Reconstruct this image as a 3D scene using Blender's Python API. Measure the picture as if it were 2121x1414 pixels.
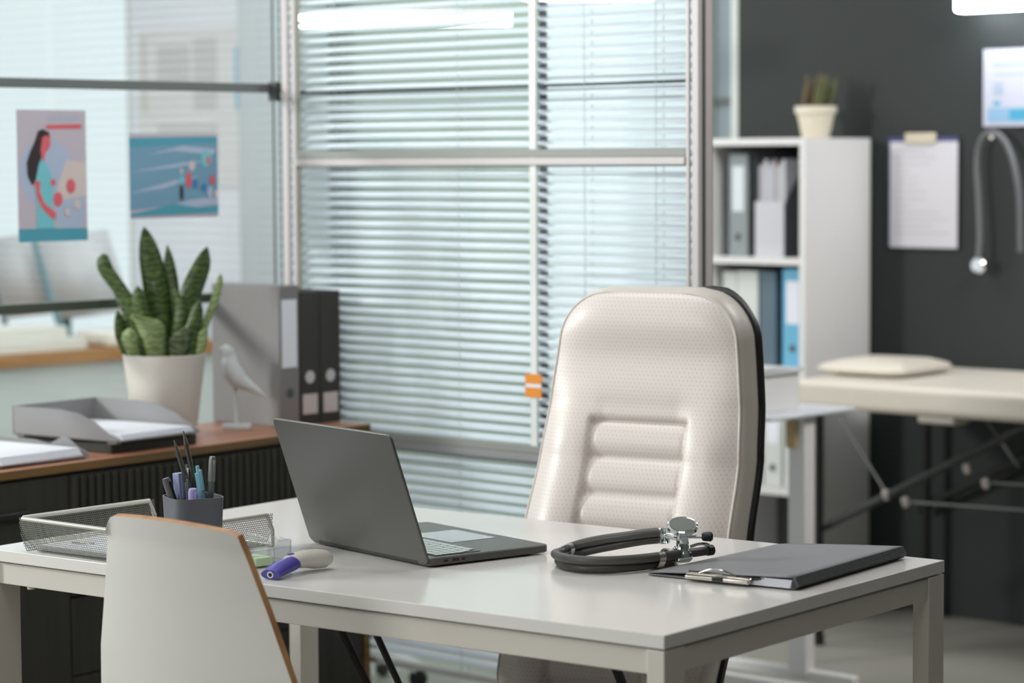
import bpy, math, random
from mathutils import Vector, Matrix
random.seed(7)
PI = math.pi
for o in list(bpy.data.objects): bpy.data.objects.remove(o)
S = bpy.context.scene
C = S.collection

# ------------------------------------------------------------------ camera
RIGHT = Vector((0.7405, 0.6720, -0.0060)); DOWN = Vector((0.0434, -0.0563, -0.9975)); FWD = Vector((-0.6707, 0.7384, -0.0705))
F_PX = 5315.4
cam_d = bpy.data.cameras.new('camera'); cam = bpy.data.objects.new('camera', cam_d); C.objects.link(cam)
z_ = -FWD.normalized(); x_ = RIGHT.normalized(); y_ = z_.cross(x_).normalized(); x_ = y_.cross(z_)
cam.matrix_world = Matrix(((x_.x, y_.x, z_.x, 0), (x_.y, y_.y, z_.y, 0), (x_.z, y_.z, z_.z, 1.40), (0, 0, 0, 1)))
cam_d.sensor_width = 36; cam_d.lens = 36 * F_PX / 2121
cam_d.clip_start = .1; cam_d.clip_end = 100
cam_d.dof.use_dof = True; cam_d.dof.focus_distance = 4.25; cam_d.dof.aperture_fstop = 3.4
S.camera = cam
# ------------------------------------------------------------------ world, light, exposure
S.view_settings.view_transform = 'Standard'; S.view_settings.look = 'None'
S.view_settings.gamma = 1; S.view_settings.use_curve_mapping = False; S.view_settings.exposure = 0.1
w = bpy.data.worlds.new('world'); S.world = w; w.use_nodes = True
bg = w.node_tree.nodes['Background']; bg.inputs[0].default_value = (.88, .93, .965, 1); bg.inputs[1].default_value = .98

def area(name, loc, target, size, power, col, sizey=None):
    l = bpy.data.lights.new(name, 'AREA'); l.energy = power; l.color = col; l.size = size
    if sizey: l.shape = 'RECTANGLE'; l.size_y = sizey
    o = bpy.data.objects.new(name, l); C.objects.link(o); o.location = loc
    o.rotation_euler = (Vector(target) - Vector(loc)).to_track_quat('-Z', 'Y').to_euler()
    return o
area('daylight_or_fill', (-6.4, 1.0, 2.25), (-3.6, 3.4, .85), .5, 115, (1, .985, .955), .5)
area('daylight_or_fill', (-3.2, -.6, 2.1), (-3, 3.3, .8), 1.2, 35, (1, .985, .965), 1.0)  # soft front fill added inside the room, no window there
area('ceiling_fill_light', (-1.6, 1.9, 2.7), (-1.9, 2.2, 0), 1.2, 9, (1, .96, .91), 1.2)
area('ceiling_fill_light', (-3.4, 3.1, 2.75), (-3.7, 4.2, .9), 1.2, 21, (.98, .98, 1), .4)  # overhead fill added to brighten the blind slats
area('ceiling_fill_light', (-2.3, 5.5, 2.7), (-4.2, 6.2, .8), 1.0, 52, (1, .975, .95), .6)
area('corridor_fill_light', (-5.9, 5.3, 2.7), (-5.9, 5.9, .5), 1.8, 30, (1, .995, 1), .8)  # unseen fill added to brighten the area beyond the glass

# ------------------------------------------------------------------ materials
def lin(c): return tuple((v / 255 / 12.92) if v / 255 <= .04045 else ((v / 255 + .055) / 1.055) ** 2.4 for v in c)
MATS = {}
def mat(name, col, rough=.5, metal=0, noise=0, nscale=8, bump=0, bscale=200, spec=.5, emit=None, estr=1, coat=0, sub=0):
    if name in MATS: return MATS[name]
    m = bpy.data.materials.new(name); m.use_nodes = True; MATS[name] = m
    nt = m.node_tree; N = nt.nodes; L = nt.links; b = N['Principled BSDF']
    c = lin(col) + (1,)
    b.inputs['Base Color'].default_value = c; b.inputs['Roughness'].default_value = rough; b.inputs['Metallic'].default_value = metal
    b.inputs['Specular IOR Level'].default_value = spec; b.inputs['Coat Weight'].default_value = coat
    tc = N.new('ShaderNodeTexCoord')
    nz = N.new('ShaderNodeTexNoise'); nz.inputs['Scale'].default_value = nscale; nz.inputs['Detail'].default_value = 5
    L.new(tc.outputs['Object'], nz.inputs['Vector'])
    mx = N.new('ShaderNodeMix'); mx.data_type = 'RGBA'; mx.blend_type = 'MULTIPLY'; mx.inputs[0].default_value = 1
    rp = N.new('ShaderNodeMapRange'); rp.inputs['To Min'].default_value = 1 - max(noise, .02); rp.inputs['To Max'].default_value = 1 + max(noise, .02)
    L.new(nz.outputs['Fac'], rp.inputs['Value']); mx.inputs[6].default_value = c; L.new(rp.outputs[0], mx.inputs[7]); L.new(mx.outputs[2], b.inputs['Base Color'])
    if bump:
        n2 = N.new('ShaderNodeTexNoise'); n2.inputs['Scale'].default_value = bscale; L.new(tc.outputs['Object'], n2.inputs['Vector'])
        bp = N.new('ShaderNodeBump'); bp.inputs['Strength'].default_value = bump; bp.inputs['Distance'].default_value = .002
        L.new(n2.outputs['Fac'], bp.inputs['Height']); L.new(bp.outputs[0], b.inputs['Normal'])
    if emit:
        b.inputs['Emission Color'].default_value = lin(emit) + (1,); b.inputs['Emission Strength'].default_value = estr
    return m
def wood(name, c1, c2, axis=1, scale=6, rough=.45):
    m = mat(name, c1, rough); nt = m.node_tree; N = nt.nodes; L = nt.links
    tc = N.new('ShaderNodeTexCoord'); mp = N.new('ShaderNodeMapping'); sc = [40, 40, 40]; sc[axis] = 2.5; mp.inputs['Scale'].default_value = sc
    nz = N.new('ShaderNodeTexNoise'); nz.inputs['Scale'].default_value = scale / 6; nz.inputs['Detail'].default_value = 8
    L.new(tc.outputs['Object'], mp.inputs[0]); L.new(mp.outputs[0], nz.inputs[0])
    cr = N.new('ShaderNodeValToRGB'); cr.color_ramp.elements[0].position = .3; cr.color_ramp.elements[1].position = .7
    cr.color_ramp.elements[0].color = lin(c1) + (1,); cr.color_ramp.elements[1].color = lin(c2) + (1,)
    L.new(nz.outputs['Fac'], cr.inputs[0]); L.new(cr.outputs[0], N['Principled BSDF'].inputs['Base Color'])
    return m
def glass(name, tint=(1, 1, 1), refl=1.0, haze=0, ior=1.45):
    m = bpy.data.materials.new(name); m.use_nodes = True; MATS[name] = m
    nt = m.node_tree; N = nt.nodes; L = nt.links; N.remove(N['Principled BSDF']); out = N['Material Output']
    t = N.new('ShaderNodeBsdfTransparent'); t.inputs[0].default_value = tint + (1,)
    g = N.new('ShaderNodeBsdfGlossy'); g.inputs['Roughness'].default_value = .01
    ge = N.new('ShaderNodeNewGeometry'); dt = N.new('ShaderNodeVectorMath'); dt.operation = 'DOT_PRODUCT'; L.new(ge.outputs['Incoming'], dt.inputs[0]); L.new(ge.outputs['Normal'], dt.inputs[1])
    def M(op, x, y=None):
        n = N.new('ShaderNodeMath'); n.operation = op
        for i, v in enumerate((x, y)):
            if v is None: continue
            if isinstance(v, (int, float)): n.inputs[i].default_value = v
            else: L.new(v, n.inputs[i])
        return n
    f0 = ((ior - 1) / (ior + 1)) ** 2
    mu = M('MULTIPLY', M('ADD', M('MULTIPLY', M('POWER', M('SUBTRACT', 1.0, M('ABSOLUTE', dt.outputs['Value']).outputs[0]).outputs[0], 5.0).outputs[0], 1 - f0).outputs[0], f0).outputs[0], refl)
    mx = N.new('ShaderNodeMixShader'); L.new(mu.outputs[0], mx.inputs[0]); L.new(t.outputs[0], mx.inputs[1]); L.new(g.outputs[0], mx.inputs[2])
    last = mx
    if haze:
        d = N.new('ShaderNodeBsdfDiffuse'); d.inputs[0].default_value = (.9, .93, .95, 1)
        m2 = N.new('ShaderNodeMixShader'); m2.inputs[0].default_value = haze; L.new(mx.outputs[0], m2.inputs[1]); L.new(d.outputs[0], m2.inputs[2]); last = m2
    L.new(last.outputs[0], out.inputs[0]); return m
def dots(name, col, dcol, pitch, r, plane=('X', 'Z'), rough=.4, alpha=False, strength=.6, metal=0, soft=.06, bump=0):
    """regular staggered dots: perforations, or see-through holes of expanded mesh"""
    m = bpy.data.materials.new(name); m.use_nodes = True; MATS[name] = m
    nt = m.node_tree; N = nt.nodes; L = nt.links; b = N['Principled BSDF']; b.inputs['Roughness'].default_value = rough; b.inputs['Metallic'].default_value = metal
    b.inputs['Base Color'].default_value = lin(col) + (1,)
    tc = N.new('ShaderNodeTexCoord'); sp = N.new('ShaderNodeSeparateXYZ'); L.new(tc.outputs['Object'], sp.inputs[0])
    def M(op, a, bb=None, c=None):
        n = N.new('ShaderNodeMath'); n.operation = op
        for i, v in enumerate((a, bb, c)):
            if v is None: continue
            if isinstance(v, (int, float)): n.inputs[i].default_value = v
            else: L.new(v, n.inputs[i])
        return n.outputs[0]
    if plane[0] == 'XY': a = M('ADD', sp.outputs['X'], sp.outputs['Y'])
    else: a = sp.outputs[plane[0]]
    bb = sp.outputs[plane[1]]
    a = M('ADD', M('DIVIDE', a, pitch), 500); bb = M('ADD', M('DIVIDE', bb, pitch * .866), 500)
    row = M('MODULO', M('FLOOR', bb), 2.0)
    fx = M('SUBTRACT', M('FRACT', M('ADD', a, M('MULTIPLY', row, .5))), .5)
    fz = M('MULTIPLY', M('SUBTRACT', M('FRACT', bb), .5), .866)
    d = M('SQRT', M('ADD', M('MULTIPLY', fx, fx), M('MULTIPLY', fz, fz)))
    mr = N.new('ShaderNodeMapRange'); mr.inputs['From Min'].default_value = r - soft; mr.inputs['From Max'].default_value = r + soft
    mr.inputs['To Min'].default_value = 1; mr.inputs['To Max'].default_value = 0; L.new(d, mr.inputs['Value'])
    if alpha:
        L.new(M('SUBTRACT', 1.0, mr.outputs[0]), b.inputs['Alpha'])
    else:
        mx = N.new('ShaderNodeMix'); mx.data_type = 'RGBA'; mx.inputs[6].default_value = lin(col) + (1,); mx.inputs[7].default_value = lin(dcol) + (1,)
        L.new(M('MULTIPLY', mr.outputs[0], strength), mx.inputs[0]); L.new(mx.outputs[2], b.inputs['Base Color'])
        if bump:
            bp = N.new('ShaderNodeBump'); bp.inputs['Strength'].default_value = bump; bp.inputs['Distance'].default_value = .001; bp.invert = True
            L.new(mr.outputs[0], bp.inputs['Height']); L.new(bp.outputs[0], b.inputs['Normal'])
    return m

# ------------------------------------------------------------------ mesh helpers
class MB:
    def __init__(s): s.v = []; s.f = []; s.m = []; s.mi = 0
    def add(s, vs, fs):
        n = len(s.v); s.v += [tuple(p) for p in vs]; s.f += [tuple(i + n for i in f) for f in fs]; s.m += [s.mi] * len(fs); return s
    def box(s, x0, x1, y0, y1, z0, z1, R=None, o=None):
        vs = [Vector((x, y, z)) for x in (x0, x1) for y in (y0, y1) for z in (z0, z1)]
        if R is not None: vs = [R @ v for v in vs]
        if o is not None: vs = [v + Vector(o) for v in vs]
        return s.add(vs, [(0, 1, 3, 2), (4, 6, 7, 5), (0, 4, 5, 1), (2, 3, 7, 6), (0, 2, 6, 4), (1, 5, 7, 3)])
    def tube(s, pts, r, n=12, caps=True, flat=1.0):
        P = [Vector(p) for p in pts]; rs = r if isinstance(r, (list, tuple)) else [r] * len(P)
        t0 = (P[1] - P[0]).normalized(); u = t0.orthogonal().normalized(); vs = []
        for i, p in enumerate(P):
            t = (P[min(i + 1, len(P) - 1)] - P[max(i - 1, 0)]).normalized()
            u = (u - t * u.dot(t)); u = u.normalized() if u.length > 1e-6 else t.orthogonal().normalized(); v = t.cross(u)
            for k in range(n):
                a = 2 * PI * k / n; vs.append(p + (u * math.cos(a) + v * math.sin(a) * flat) * rs[i])
        fs = [(i * n + k, i * n + (k + 1) % n, (i + 1) * n + (k + 1) % n, (i + 1) * n + k) for i in range(len(P) - 1) for k in range(n)]
        if caps: fs += [tuple(range(n))[::-1], tuple((len(P) - 1) * n + k for k in range(n))]
        return s.add(vs, fs)
    def lathe(s, prof, n=40, R=None, o=(0, 0, 0), sx=1, sy=1, sq=0):
        vs = []
        for r, z in prof:
            for k in range(n):
                a = 2 * PI * k / n; c, q = math.cos(a), math.sin(a)
                if sq: g = (abs(c) ** sq + abs(q) ** sq) ** (-1 / sq)
                else: g = 1
                p = Vector((r * c * sx * g, r * q * sy * g, z)); vs.append((R @ p if R is not None else p) + Vector(o))
        fs = [(i * n + k, i * n + (k + 1) % n, (i + 1) * n + (k + 1) % n, (i + 1) * n + k) for i in range(len(prof) - 1) for k in range(n)]
        if prof[0][0] > 1e-6: fs.append(tuple(range(n))[::-1])
        if prof[-1][0] > 1e-6 and not (len(prof) == 2 and prof[0][0] < 1e-6): fs.append(tuple((len(prof) - 1) * n + k for k in range(n)))
        return s.add(vs, fs)
    def prism(s, poly, z0, z1, R=None, o=(0, 0, 0)):
        n = len(poly); vs = [Vector((x, y, z)) for z in (z0, z1) for x, y in poly]
        if R is not None: vs = [R @ v for v in vs]
        vs = [v + Vector(o) for v in vs]
        return s.add(vs, [tuple(range(n))[::-1], tuple(range(n, 2 * n))] + [(i, (i + 1) % n, (i + 1) % n + n, i + n) for i in range(n)])
    def grid(s, fn, nu, nv, close=False):
        vs = [fn(i / nu, j / nv) for j in range(nv + 1) for i in range(nu + 1)]
        return s.add(vs, [(j * (nu + 1) + i, j * (nu + 1) + i + 1, (j + 1) * (nu + 1) + i + 1, (j + 1) * (nu + 1) + i) for j in range(nv) for i in range(nu)])
    def build(s, name, m, parent=None, loc=None, rotz=0, bevel=0, smooth=None, seg=2, solid=0, sub=0):
        me = bpy.data.meshes.new(name); me.from_pydata(s.v, [], s.f); ms = m if isinstance(m, (list, tuple)) else [m]
        for q in ms: me.materials.append(q)
        for p, i in zip(me.polygons, s.m): p.material_index = i
        import bmesh
        bm = bmesh.new(); bm.from_mesh(me); bmesh.ops.remove_doubles(bm, verts=bm.verts, dist=1e-6); bmesh.ops.recalc_face_normals(bm, faces=bm.faces); bm.to_mesh(me); bm.free()
        o = bpy.data.objects.new(name, me); C.objects.link(o)
        if parent: o.parent = parent
        if loc: o.location = loc
        if rotz: o.rotation_euler[2] = rotz
        if sub: md = o.modifiers.new('subdivision', 'SUBSURF'); md.levels = md.render_levels = sub
        if solid: md = o.modifiers.new('solidify', 'SOLIDIFY'); md.thickness = abs(solid); md.offset = 1 if solid > 0 else -1
        if bevel: md = o.modifiers.new('bevel', 'BEVEL'); md.width = bevel; md.segments = seg; md.limit_method = 'ANGLE'; md.angle_limit = math.radians(40)
        if smooth is None: smooth = 35
        if smooth:
            for p in me.polygons: p.use_smooth = True
            me.set_sharp_from_angle(angle=math.radians(smooth))
        return o
def rounded(x0, x1, y0, y1, r, n=6):
    out = []
    for cx, cy, a0 in ((x1 - r, y1 - r, 0), (x0 + r, y1 - r, 90), (x0 + r, y0 + r, 180), (x1 - r, y0 + r, 270)):
        for k in range(n + 1):
            a = math.radians(a0 + 90 * k / n); out.append((cx + r * math.cos(a), cy + r * math.sin(a)))
    return out
def smoothpath(pts, n=8):
    P = [Vector(p) for p in pts]; P = [P[0] * 2 - P[1]] + P + [P[-1] * 2 - P[-2]]; out = []
    for i in range(1, len(P) - 2):
        for k in range(n):
            t = k / n; a, b, c, d = P[i - 1], P[i], P[i + 1], P[i + 2]
            out.append(.5 * ((2 * b) + (-a + c) * t + (2 * a - 5 * b + 4 * c - d) * t * t + (-a + 3 * b - 3 * c + d) * t ** 3))
    out.append(P[-2]); return out
def thing(name, label, cat, loc=(0, 0, 0), rotz=0, group=None):
    o = bpy.data.objects.new(name, None); C.objects.link(o); o.location = loc; o.rotation_euler = (0, 0, rotz); o.empty_display_size = .05
    o['label'] = label; o['category'] = cat
    if group: o['group'] = group
    return o
def tag(o, label, cat, group=None, kind=None):
    o['label'] = label; o['category'] = cat
    if group: o['group'] = group
    if kind: o['kind'] = kind
    return o
def struct(o, label=None):
    o['kind'] = 'structure'
    if label: o['label'] = label
    return o
def sempty(name, loc=(0, 0, 0), rotz=0):
    o = bpy.data.objects.new(name, None); C.objects.link(o); o.location = loc; o.rotation_euler = (0, 0, rotz); o['kind'] = 'structure'; return o
def BX(*a, **k): return MB().box(*a, **k)
Rx = lambda a: Matrix.Rotation(a, 3, 'X'); Ry = lambda a: Matrix.Rotation(a, 3, 'Y'); Rz = lambda a: Matrix.Rotation(a, 3, 'Z')

# ------------------------------------------------------------------ material set
white_desk = mat('white laminate', (222, 219, 216), .16, noise=.01)
white_frame = mat('white painted wood frame', (205, 200, 192), .42, noise=.02)
alu = mat('satin aluminium profile', (196, 189, 189), .45, noise=.03)
alu_dark = mat('dark grey profile', (84, 90, 88), .45, metal=.2)
slat_m = mat('blind slat enamel', (224, 227, 236), .22, noise=.01)
pane = glass('window glass', (.96, .985, .98), 1.0)
floor_m = mat('grey vinyl floor', (148, 146, 138), .35, noise=.06, nscale=3)
wall_dark = mat('charcoal wall paint', (29, 35, 34), .7, noise=.04, nscale=3, bump=.15)
wall_light = mat('pale grey wall paint', (234, 236, 242), .7, noise=.02); wall_green = mat('grey green wall paint', (158, 168, 160), .7, noise=.02)
ceil_m = mat('white ceiling paint', (220, 222, 220), .8)
shelf_w = mat('white shelf laminate', (216, 215, 214), .45)
dark_wood = wood('dark stained oak', (30, 29, 22), (44, 42, 33), 2, 6, .6)
oak_top = wood('oak veneer top', (152, 100, 74), (186, 132, 102), 1, 6, .4)
oak_edge = wood('oak edge band', (84, 62, 26), (122, 90, 46), 1, 6, .5)
ply = wood('plywood edge', (158, 112, 70), (192, 146, 102), 2, 6, .45)
black = mat('black plastic', (18, 18, 18), .4)
blackmetal = mat('black metal tube', (22, 22, 20), .45, metal=.3)
chrome = mat('polished chrome', (225, 228, 228), .08, metal=1)
steel = mat('nickel steel', (205, 200, 190), .2, metal=1)
paper = mat('white paper', (228, 230, 238), .7)
dgrey = mat('dark grey plastic', (72, 74, 78), .45)
mgrey = mat('mid grey plastic', (140, 140, 142), .5)

# ------------------------------------------------------------------ room shell
struct(BX(-10, 2, -1.5, 8, -.06, 0).build('floor', floor_m, bevel=0))
struct(BX(-10, 2, -1.5, 8, 2.8, 2.86).build('ceiling', ceil_m))
struct(BX(-5.046, 2, 6.65, 6.8, 0, 2.8).build('wall_back', wall_dark))
struct(BX(-5.073, -5.046, 6.645, 6.8, 0, 2.8).build('trim_1', mat('pale door frame', (188, 194, 190), .5)))
struct(BX(-5.154, -5.073, 6.67, 6.8, 0, 2.8).build('trim_2', mat('blue grey panel', (128, 142, 146), .5)))
struct(BX(-5.16, -5.075, 6.655, 6.675, 1.578, 1.598).build('trim_4', alu_dark))
struct(BX(1.6, 1.75, -1.5, 6.65, 0, 2.8).build('wall_blocker_right', mat('grey wall paint', (120, 122, 118), .8)))  # unseen wall added to keep sky fill off right-hand faces
struct(BX(-4.65, 1.75, -1.6, -1.5, 0, 2.8).build('wall_blocker_front', MATS['grey wall paint']))  # unseen wall added behind the camera to cut ambient fill
# corridor wall beyond the glass, with a tall window opening
wb = MB(); wb.box(-8.1, -7.0, 6.65, 6.8, 0, 2.8); wb.mi = 1; wb.box(-7.0, -5.154, 6.65, 6.8, 0, 2.8); wb.mi = 0; wb.box(-10, -8.1, 6.65, 6.8, 0, .5); wb.box(-10, -8.1, 6.65, 6.8, 2.6, 2.8)
struct(wb.build('wall_corridor', [wall_light, wall_green]))
struct(BX(-5.86, -5.16, 6.61, 6.648, 0, 2.4).build('pale_backing', mat('pale backing panel', (214, 220, 226), .5), bevel=.003))  # added pale panel standing in for the bright wall behind the blinds
wn = sempty('window_3', (-9.05, 6.7, .5))
BX(-.95, .95, 0, .01, 0, 2.1).build('glass_pane', pane, wn)
fm = MB()
for x in (-.93, .92): fm.box(x - .025, x + .025, -.03, .04, 0, 2.1)
for z in (.03, 2.07): fm.box(-.95, .95, -.025, .035, z - .03, z + .03)
fm.build('window_frame', shelf_w, wn, bevel=.003)
BX(-7.067, -6.80, 6.3, 6.5, 0, 2.8).build('trim_3', mat('grey pillar paint', (176, 182, 186), .7))['kind'] = 'structure'

# ---- blinds partition (front plane y = 4.25)
YW = 4.25; XR = -3.322; XC = -4.65
w1 = sempty('window_1', (XC, YW, 0))
def wbx(x0, x1, y0, y1, z0, z1, mb=None): return (mb or MB()).box(x0 - XC, x1 - XC, y0 - YW, y1 - YW, z0, z1)
wbx(XC + .02, XR, YW, YW + .004, .03, 2.8).build('glass_pane', pane, w1)
wbx(XC + .02, XR, YW + .036, YW + .040, .03, 2.8).build('glass_pane', pane, w1)
olive = mat('olive grey gasket', (128, 128, 112), .6)
for i, (x0, x1, y0, y1, mm) in enumerate(((-4.640, -4.635, -.005, -.001, alu_dark), (-4.6135, -4.610, -.004, -.001, alu_dark), (-4.5985, -4.579, -.010, -.001, alu), (-4.566, -4.553, -.008, -.001, alu), (-4.5515, -4.542, -.003, -.0005, olive),
        (-3.358, -3.349, -.008, -.001, alu), (-3.340, -3.3225, -.010, .004, alu), (-3.336, -3.322, .004, .014, alu_dark), (-3.340, -3.322, .014, .040, alu))):
    wbx(x0, x1, YW + y0, YW + y1, 0, 2.8).build('post', mm, w1, bevel=.0015)
for z0, z1, a, b in ((1.388, 1.405, alu, -4.553), (.728, .746, mgrey, -4.553), (0, .05, alu, -4.6)):
    m_ = wbx(b, -3.358, YW - .012, YW - .001, z0, z1); m_.mi = 1; wbx(b, -3.358, YW - .008, YW - .001, z1, z1 + .019, m_)
    m_.build('transom', [a, mat('grey profile groove', (140, 142, 138), .5)], w1, bevel=.002)
wbx(-4.6, -3.358, YW + .0405, YW + .06, 1.562, 1.582).build('transom', alu_dark, w1, bevel=.002)
wbx(-3.800, -3.779, YW - .007, YW - .001, .752, 2.8).build('mullion', mat('pale mullion', (222, 224, 224), .5), w1, bevel=.002)
wbx(-3.812, -3.790, YW + .0405, YW + .046, .05, 2.8).build('mullion', mgrey, w1, bevel=.002)

bl = thing('venetian_blind', 'wide white venetian blind hanging inside the glazed partition', 'blind', (XC, YW + .020, 0))
PITCH = .0229; tilt = math.radians(29)
sm = MB(); nsl = 0
z = .245
while z < 2.66:
    def slat(u, v, z=z):
        t = (v - .5) * .025; c = .0022 * (1 - (2 * v - 1) ** 2)
        y = t * math.cos(tilt) - c * math.sin(tilt); zz = t * math.sin(tilt) + c * math.cos(tilt)
        jit = .0012 * math.sin(z * 91.7)
        return (.016 + u * 1.308, y, z + zz + jit * (2 * u - 1))
    sm.grid(slat, 6, 4); z += PITCH; nsl += 1
sm.build('slats', slat_m, bl, smooth=80, solid=.0004)
BX(.016, 1.324, -.013, .013, 2.68, 2.72).build('headrail', slat_m, bl, bevel=.002)
BX(.016, 1.324, -.012, .012, .205, .22).build('bottom_rail', alu, bl, bevel=.003)
for x in (.22, .62, 1.0, 1.2):
    cm = MB(); cm.tube([(x, -.0135, .21), (x, -.0135, 2.69)], .0008, 6); cm.tube([(x, .0135, .21), (x, .0135, 2.69)], .0008, 6)
    cm.build('ladder_cord', mat('blind cord', (190, 190, 188), .8), bl)

# ---- left glazed partition (plane x = -4.65)
w2 = sempty('window_2', (XC, 0, 0))
BX(-.004, .004, -1.2, 4.30, .03, 2.8).build('glass_pane', pane, w2)
BX(-.02, .014, -1.2, 4.30, 1.567, 1.588).build('transom', mat('grey transom', (112, 116, 114), .45, metal=.2), w2, bevel=.002)
BX(-.02, .014, -1.2, 4.30, 1.066, 1.087).build('transom', mat('grey green transom', (78, 84, 74), .45, metal=.2), w2, bevel=.002)
BX(-.02, .02, -1.2, 4.30, 0, .06).build('transom', alu_dark, w2)
for y in (-1.2, 1.2): BX(-.03, .03, y, y + .05, 0, 2.8).build('post', alu_dark, w2)
BX(.008, .036, 4.236, 4.249, 1.546, 1.592).build('joint_bracket', mat('dark grey joint', (60, 64, 62), .5), w2)

# ------------------------------------------------------------------ white desk
DC = Vector((-2.9305, 3.078, 0)); DY = math.radians(4.9); DW, DD = 1.397, .818
desk = thing('office_desk', 'long white office desk on square legs in the middle of the room', 'desk', DC, DY)
BX(-DW / 2, DW / 2, -DD / 2, DD / 2, .725, .745).build('desktop', white_desk, desk, bevel=.0012)
for sx in (-1, 1):
    for sy in (-1, 1):
        x0, x1 = (DW / 2 - .03, DW / 2 - .0005) if sx > 0 else (-DW / 2 + .0005, -DW / 2 + .03)
        y0, y1 = (DD / 2 - .052, DD / 2 - .0005) if sy > 0 else (-DD / 2 + .0005, -DD / 2 + .052)
        BX(x0, x1, y0, y1, 0, .7225).build('leg', white_frame, desk, bevel=.0012)
for y0, y1 in ((-DD / 2 + .006, -DD / 2 + .024), (DD / 2 - .024, DD / 2 - .006)):
    BX(-DW / 2 + .03, DW / 2 - .03, y0, y1, .6865, .7225).build('apron_rail', white_frame, desk, bevel=.001)
for x0, x1 in ((-DW / 2 + .003, -DW / 2 + .021), (DW / 2 - .021, DW / 2 - .003)):
    BX(x0, x1, -DD / 2 + .052, DD / 2 - .052, .6865, .7205).build('apron_rail', white_frame, desk, bevel=.001)
for x in (-.6, -.13):
    MB().lathe([(0, 0), (.006, .001), (.007, .004), (.007, .006)], 16, o=(x, -DD / 2 + .015, .6805)).build('screw_cap', white_frame, desk)
TZ = .745

# ------------------------------------------------------------------ laptop
L0 = Vector((-3.200, 3.005, TZ)); LYAW = math.atan2(-.185, .983); LW, LD, LH = .352, .247, .228
lap = thing('laptop', 'open dark grey laptop on the white desk with its lid towards the camera', 'laptop', L0, LYAW)
space = mat('space grey aluminium', (96, 95, 92), .42, metal=.55, noise=.02, bump=.05, bscale=900)
base = MB(); base.prism(rounded(0, LW, 0, LD, .012), .003, .016); base.build('base', space, lap, bevel=.0025)
for fx, fy in ((.03, .02), (.32, .02), (.03, .22), (.32, .22)):
    MB().lathe([(.008, 0), (.008, .0035)], 16, o=(fx, fy, 0)).build('rubber_foot', black, lap)
BX(.012, LW - .012, .022, .112, .0161, .0168).build('key_well', black, lap)
kc = mat('pale lit keycap', (196, 208, 206), .5)  # key colour paled to stand for light falling on the keys
kb = bpy.data.objects.new('keyboard', None); C.objects.link(kb); kb.parent = lap
rows = 6; kw = .0205
for r in range(rows):
    y0 = .0245 + r * .0146; x = .014; k = 0
    while x < LW - .03:
        wd = kw
        if r == 4 and k == 0: wd = kw * 1.6
        if r == 5 and k == 4: wd = kw * 5.2
        if x + wd > LW - .013: wd = LW - .013 - x
        BX(x + .0012, x + wd - .0012, y0 + .001, y0 + .0134, .0168, .0181).build('key', kc, kb, bevel=.0006, seg=1); x += wd; k += 1
BX(.115, .235, .128, .222, .0161, .0166).build('touchpad', mat('touchpad glass', (176, 182, 186), .25), lap)
pt = MB()
for a, b in ((.03, .038), (.047, .060), (.066, .072)): pt.box(LW - .003, LW + .0004, a, b, .0075, .0115)
pt.build('side_port', black, lap)
tl = math.radians(19)
lid = MB(); lid.prism(rounded(0, LW, 0, LH, .011), 0, .005)
RL = Rx(PI / 2 + tl)
lid2 = MB(); lid2.v = [tuple(RL @ Vector(p) + Vector((0, .004, .007))) for p in lid.v]; lid2.f = lid.f; lid2.m = lid.m
ld = lid2.build('lid', space, lap, bevel=.0012)
sc = MB(); sc.box(.006, LW - .006, .008, LH - .006, -.0008, -.0001); s2 = MB(); s2.v = [tuple(RL @ Vector(p) + Vector((0, .004, .007))) for p in sc.v]; s2.f = sc.f; s2.m = sc.m
s2.build('screen', mat('black screen glass', (12, 13, 15), .1), ld)
MB().tube([(.03, .003, .009), (LW - .03, .003, .009)], .0055, 16).build('hinge', black, lap)

# ------------------------------------------------------------------ stethoscope on desk
def place(off): return (off[0], off[1], off[2])
st = thing('stethoscope', 'grey double tubed stethoscope with chrome chest piece lying coiled on the desk', 'stethoscope', (-2.69, 3.26, TZ))
O = Vector((-2.69, 3.26, TZ))
tubem = mat('dark grey rubber tube', (78, 78, 76), .42, noise=.03); tubem2 = mat('charcoal rubber tube', (62, 62, 58), .45)
def rel(pts): return [Vector(p) - O for p in pts]
R_ = .0075
pA = [(-2.597, 3.223, .797), (-2.622, 3.207, .794), (-2.654, 3.191, .788), (-2.699, 3.177, .779), (-2.736, 3.163, .768), (-2.744, 3.137, .760), (-2.722, 3.098, .763), (-2.674, 3.066, .765), (-2.632, 3.062, .766), (-2.600, 3.083, .766), (-2.577, 3.124, .766), (-2.564, 3.173, .766), (-2.560, 3.221, .765), (-2.556, 3.253, .764), (-2.548, 3.284, .765)]
pB = [(-2.600, 3.229, .785), (-2.630, 3.213, .781), (-2.662, 3.197, .774), (-2.707, 3.184, .763), (-2.738, 3.166, .754), (-2.738, 3.138, .753), (-2.716, 3.100, .753), (-2.676, 3.070, .753), (-2.636, 3.064, .753), (-2.602, 3.084, .753), (-2.582, 3.124, .753), (-2.575, 3.168, .753), (-2.579, 3.216, .753), (-2.598, 3.250, .753), (-2.626, 3.262, .754)]
MB().tube(smoothpath(rel(pA)), R_, 14).build('upper_tube', tubem, st)
MB().tube(smoothpath(rel(pB)), R_, 14).build('lower_tube', tubem2, st)
hc = Vector((-2.561, 3.226, .806)) - O
tocam = Vector((.67, -.74, 0))
def tiltR(a):   # rotate z axis towards the camera by a
    ax = Vector((0, 0, 1)).cross(tocam).normalized(); return Matrix.Rotation(a, 3, ax)
RT = tiltR(math.radians(24))
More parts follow.
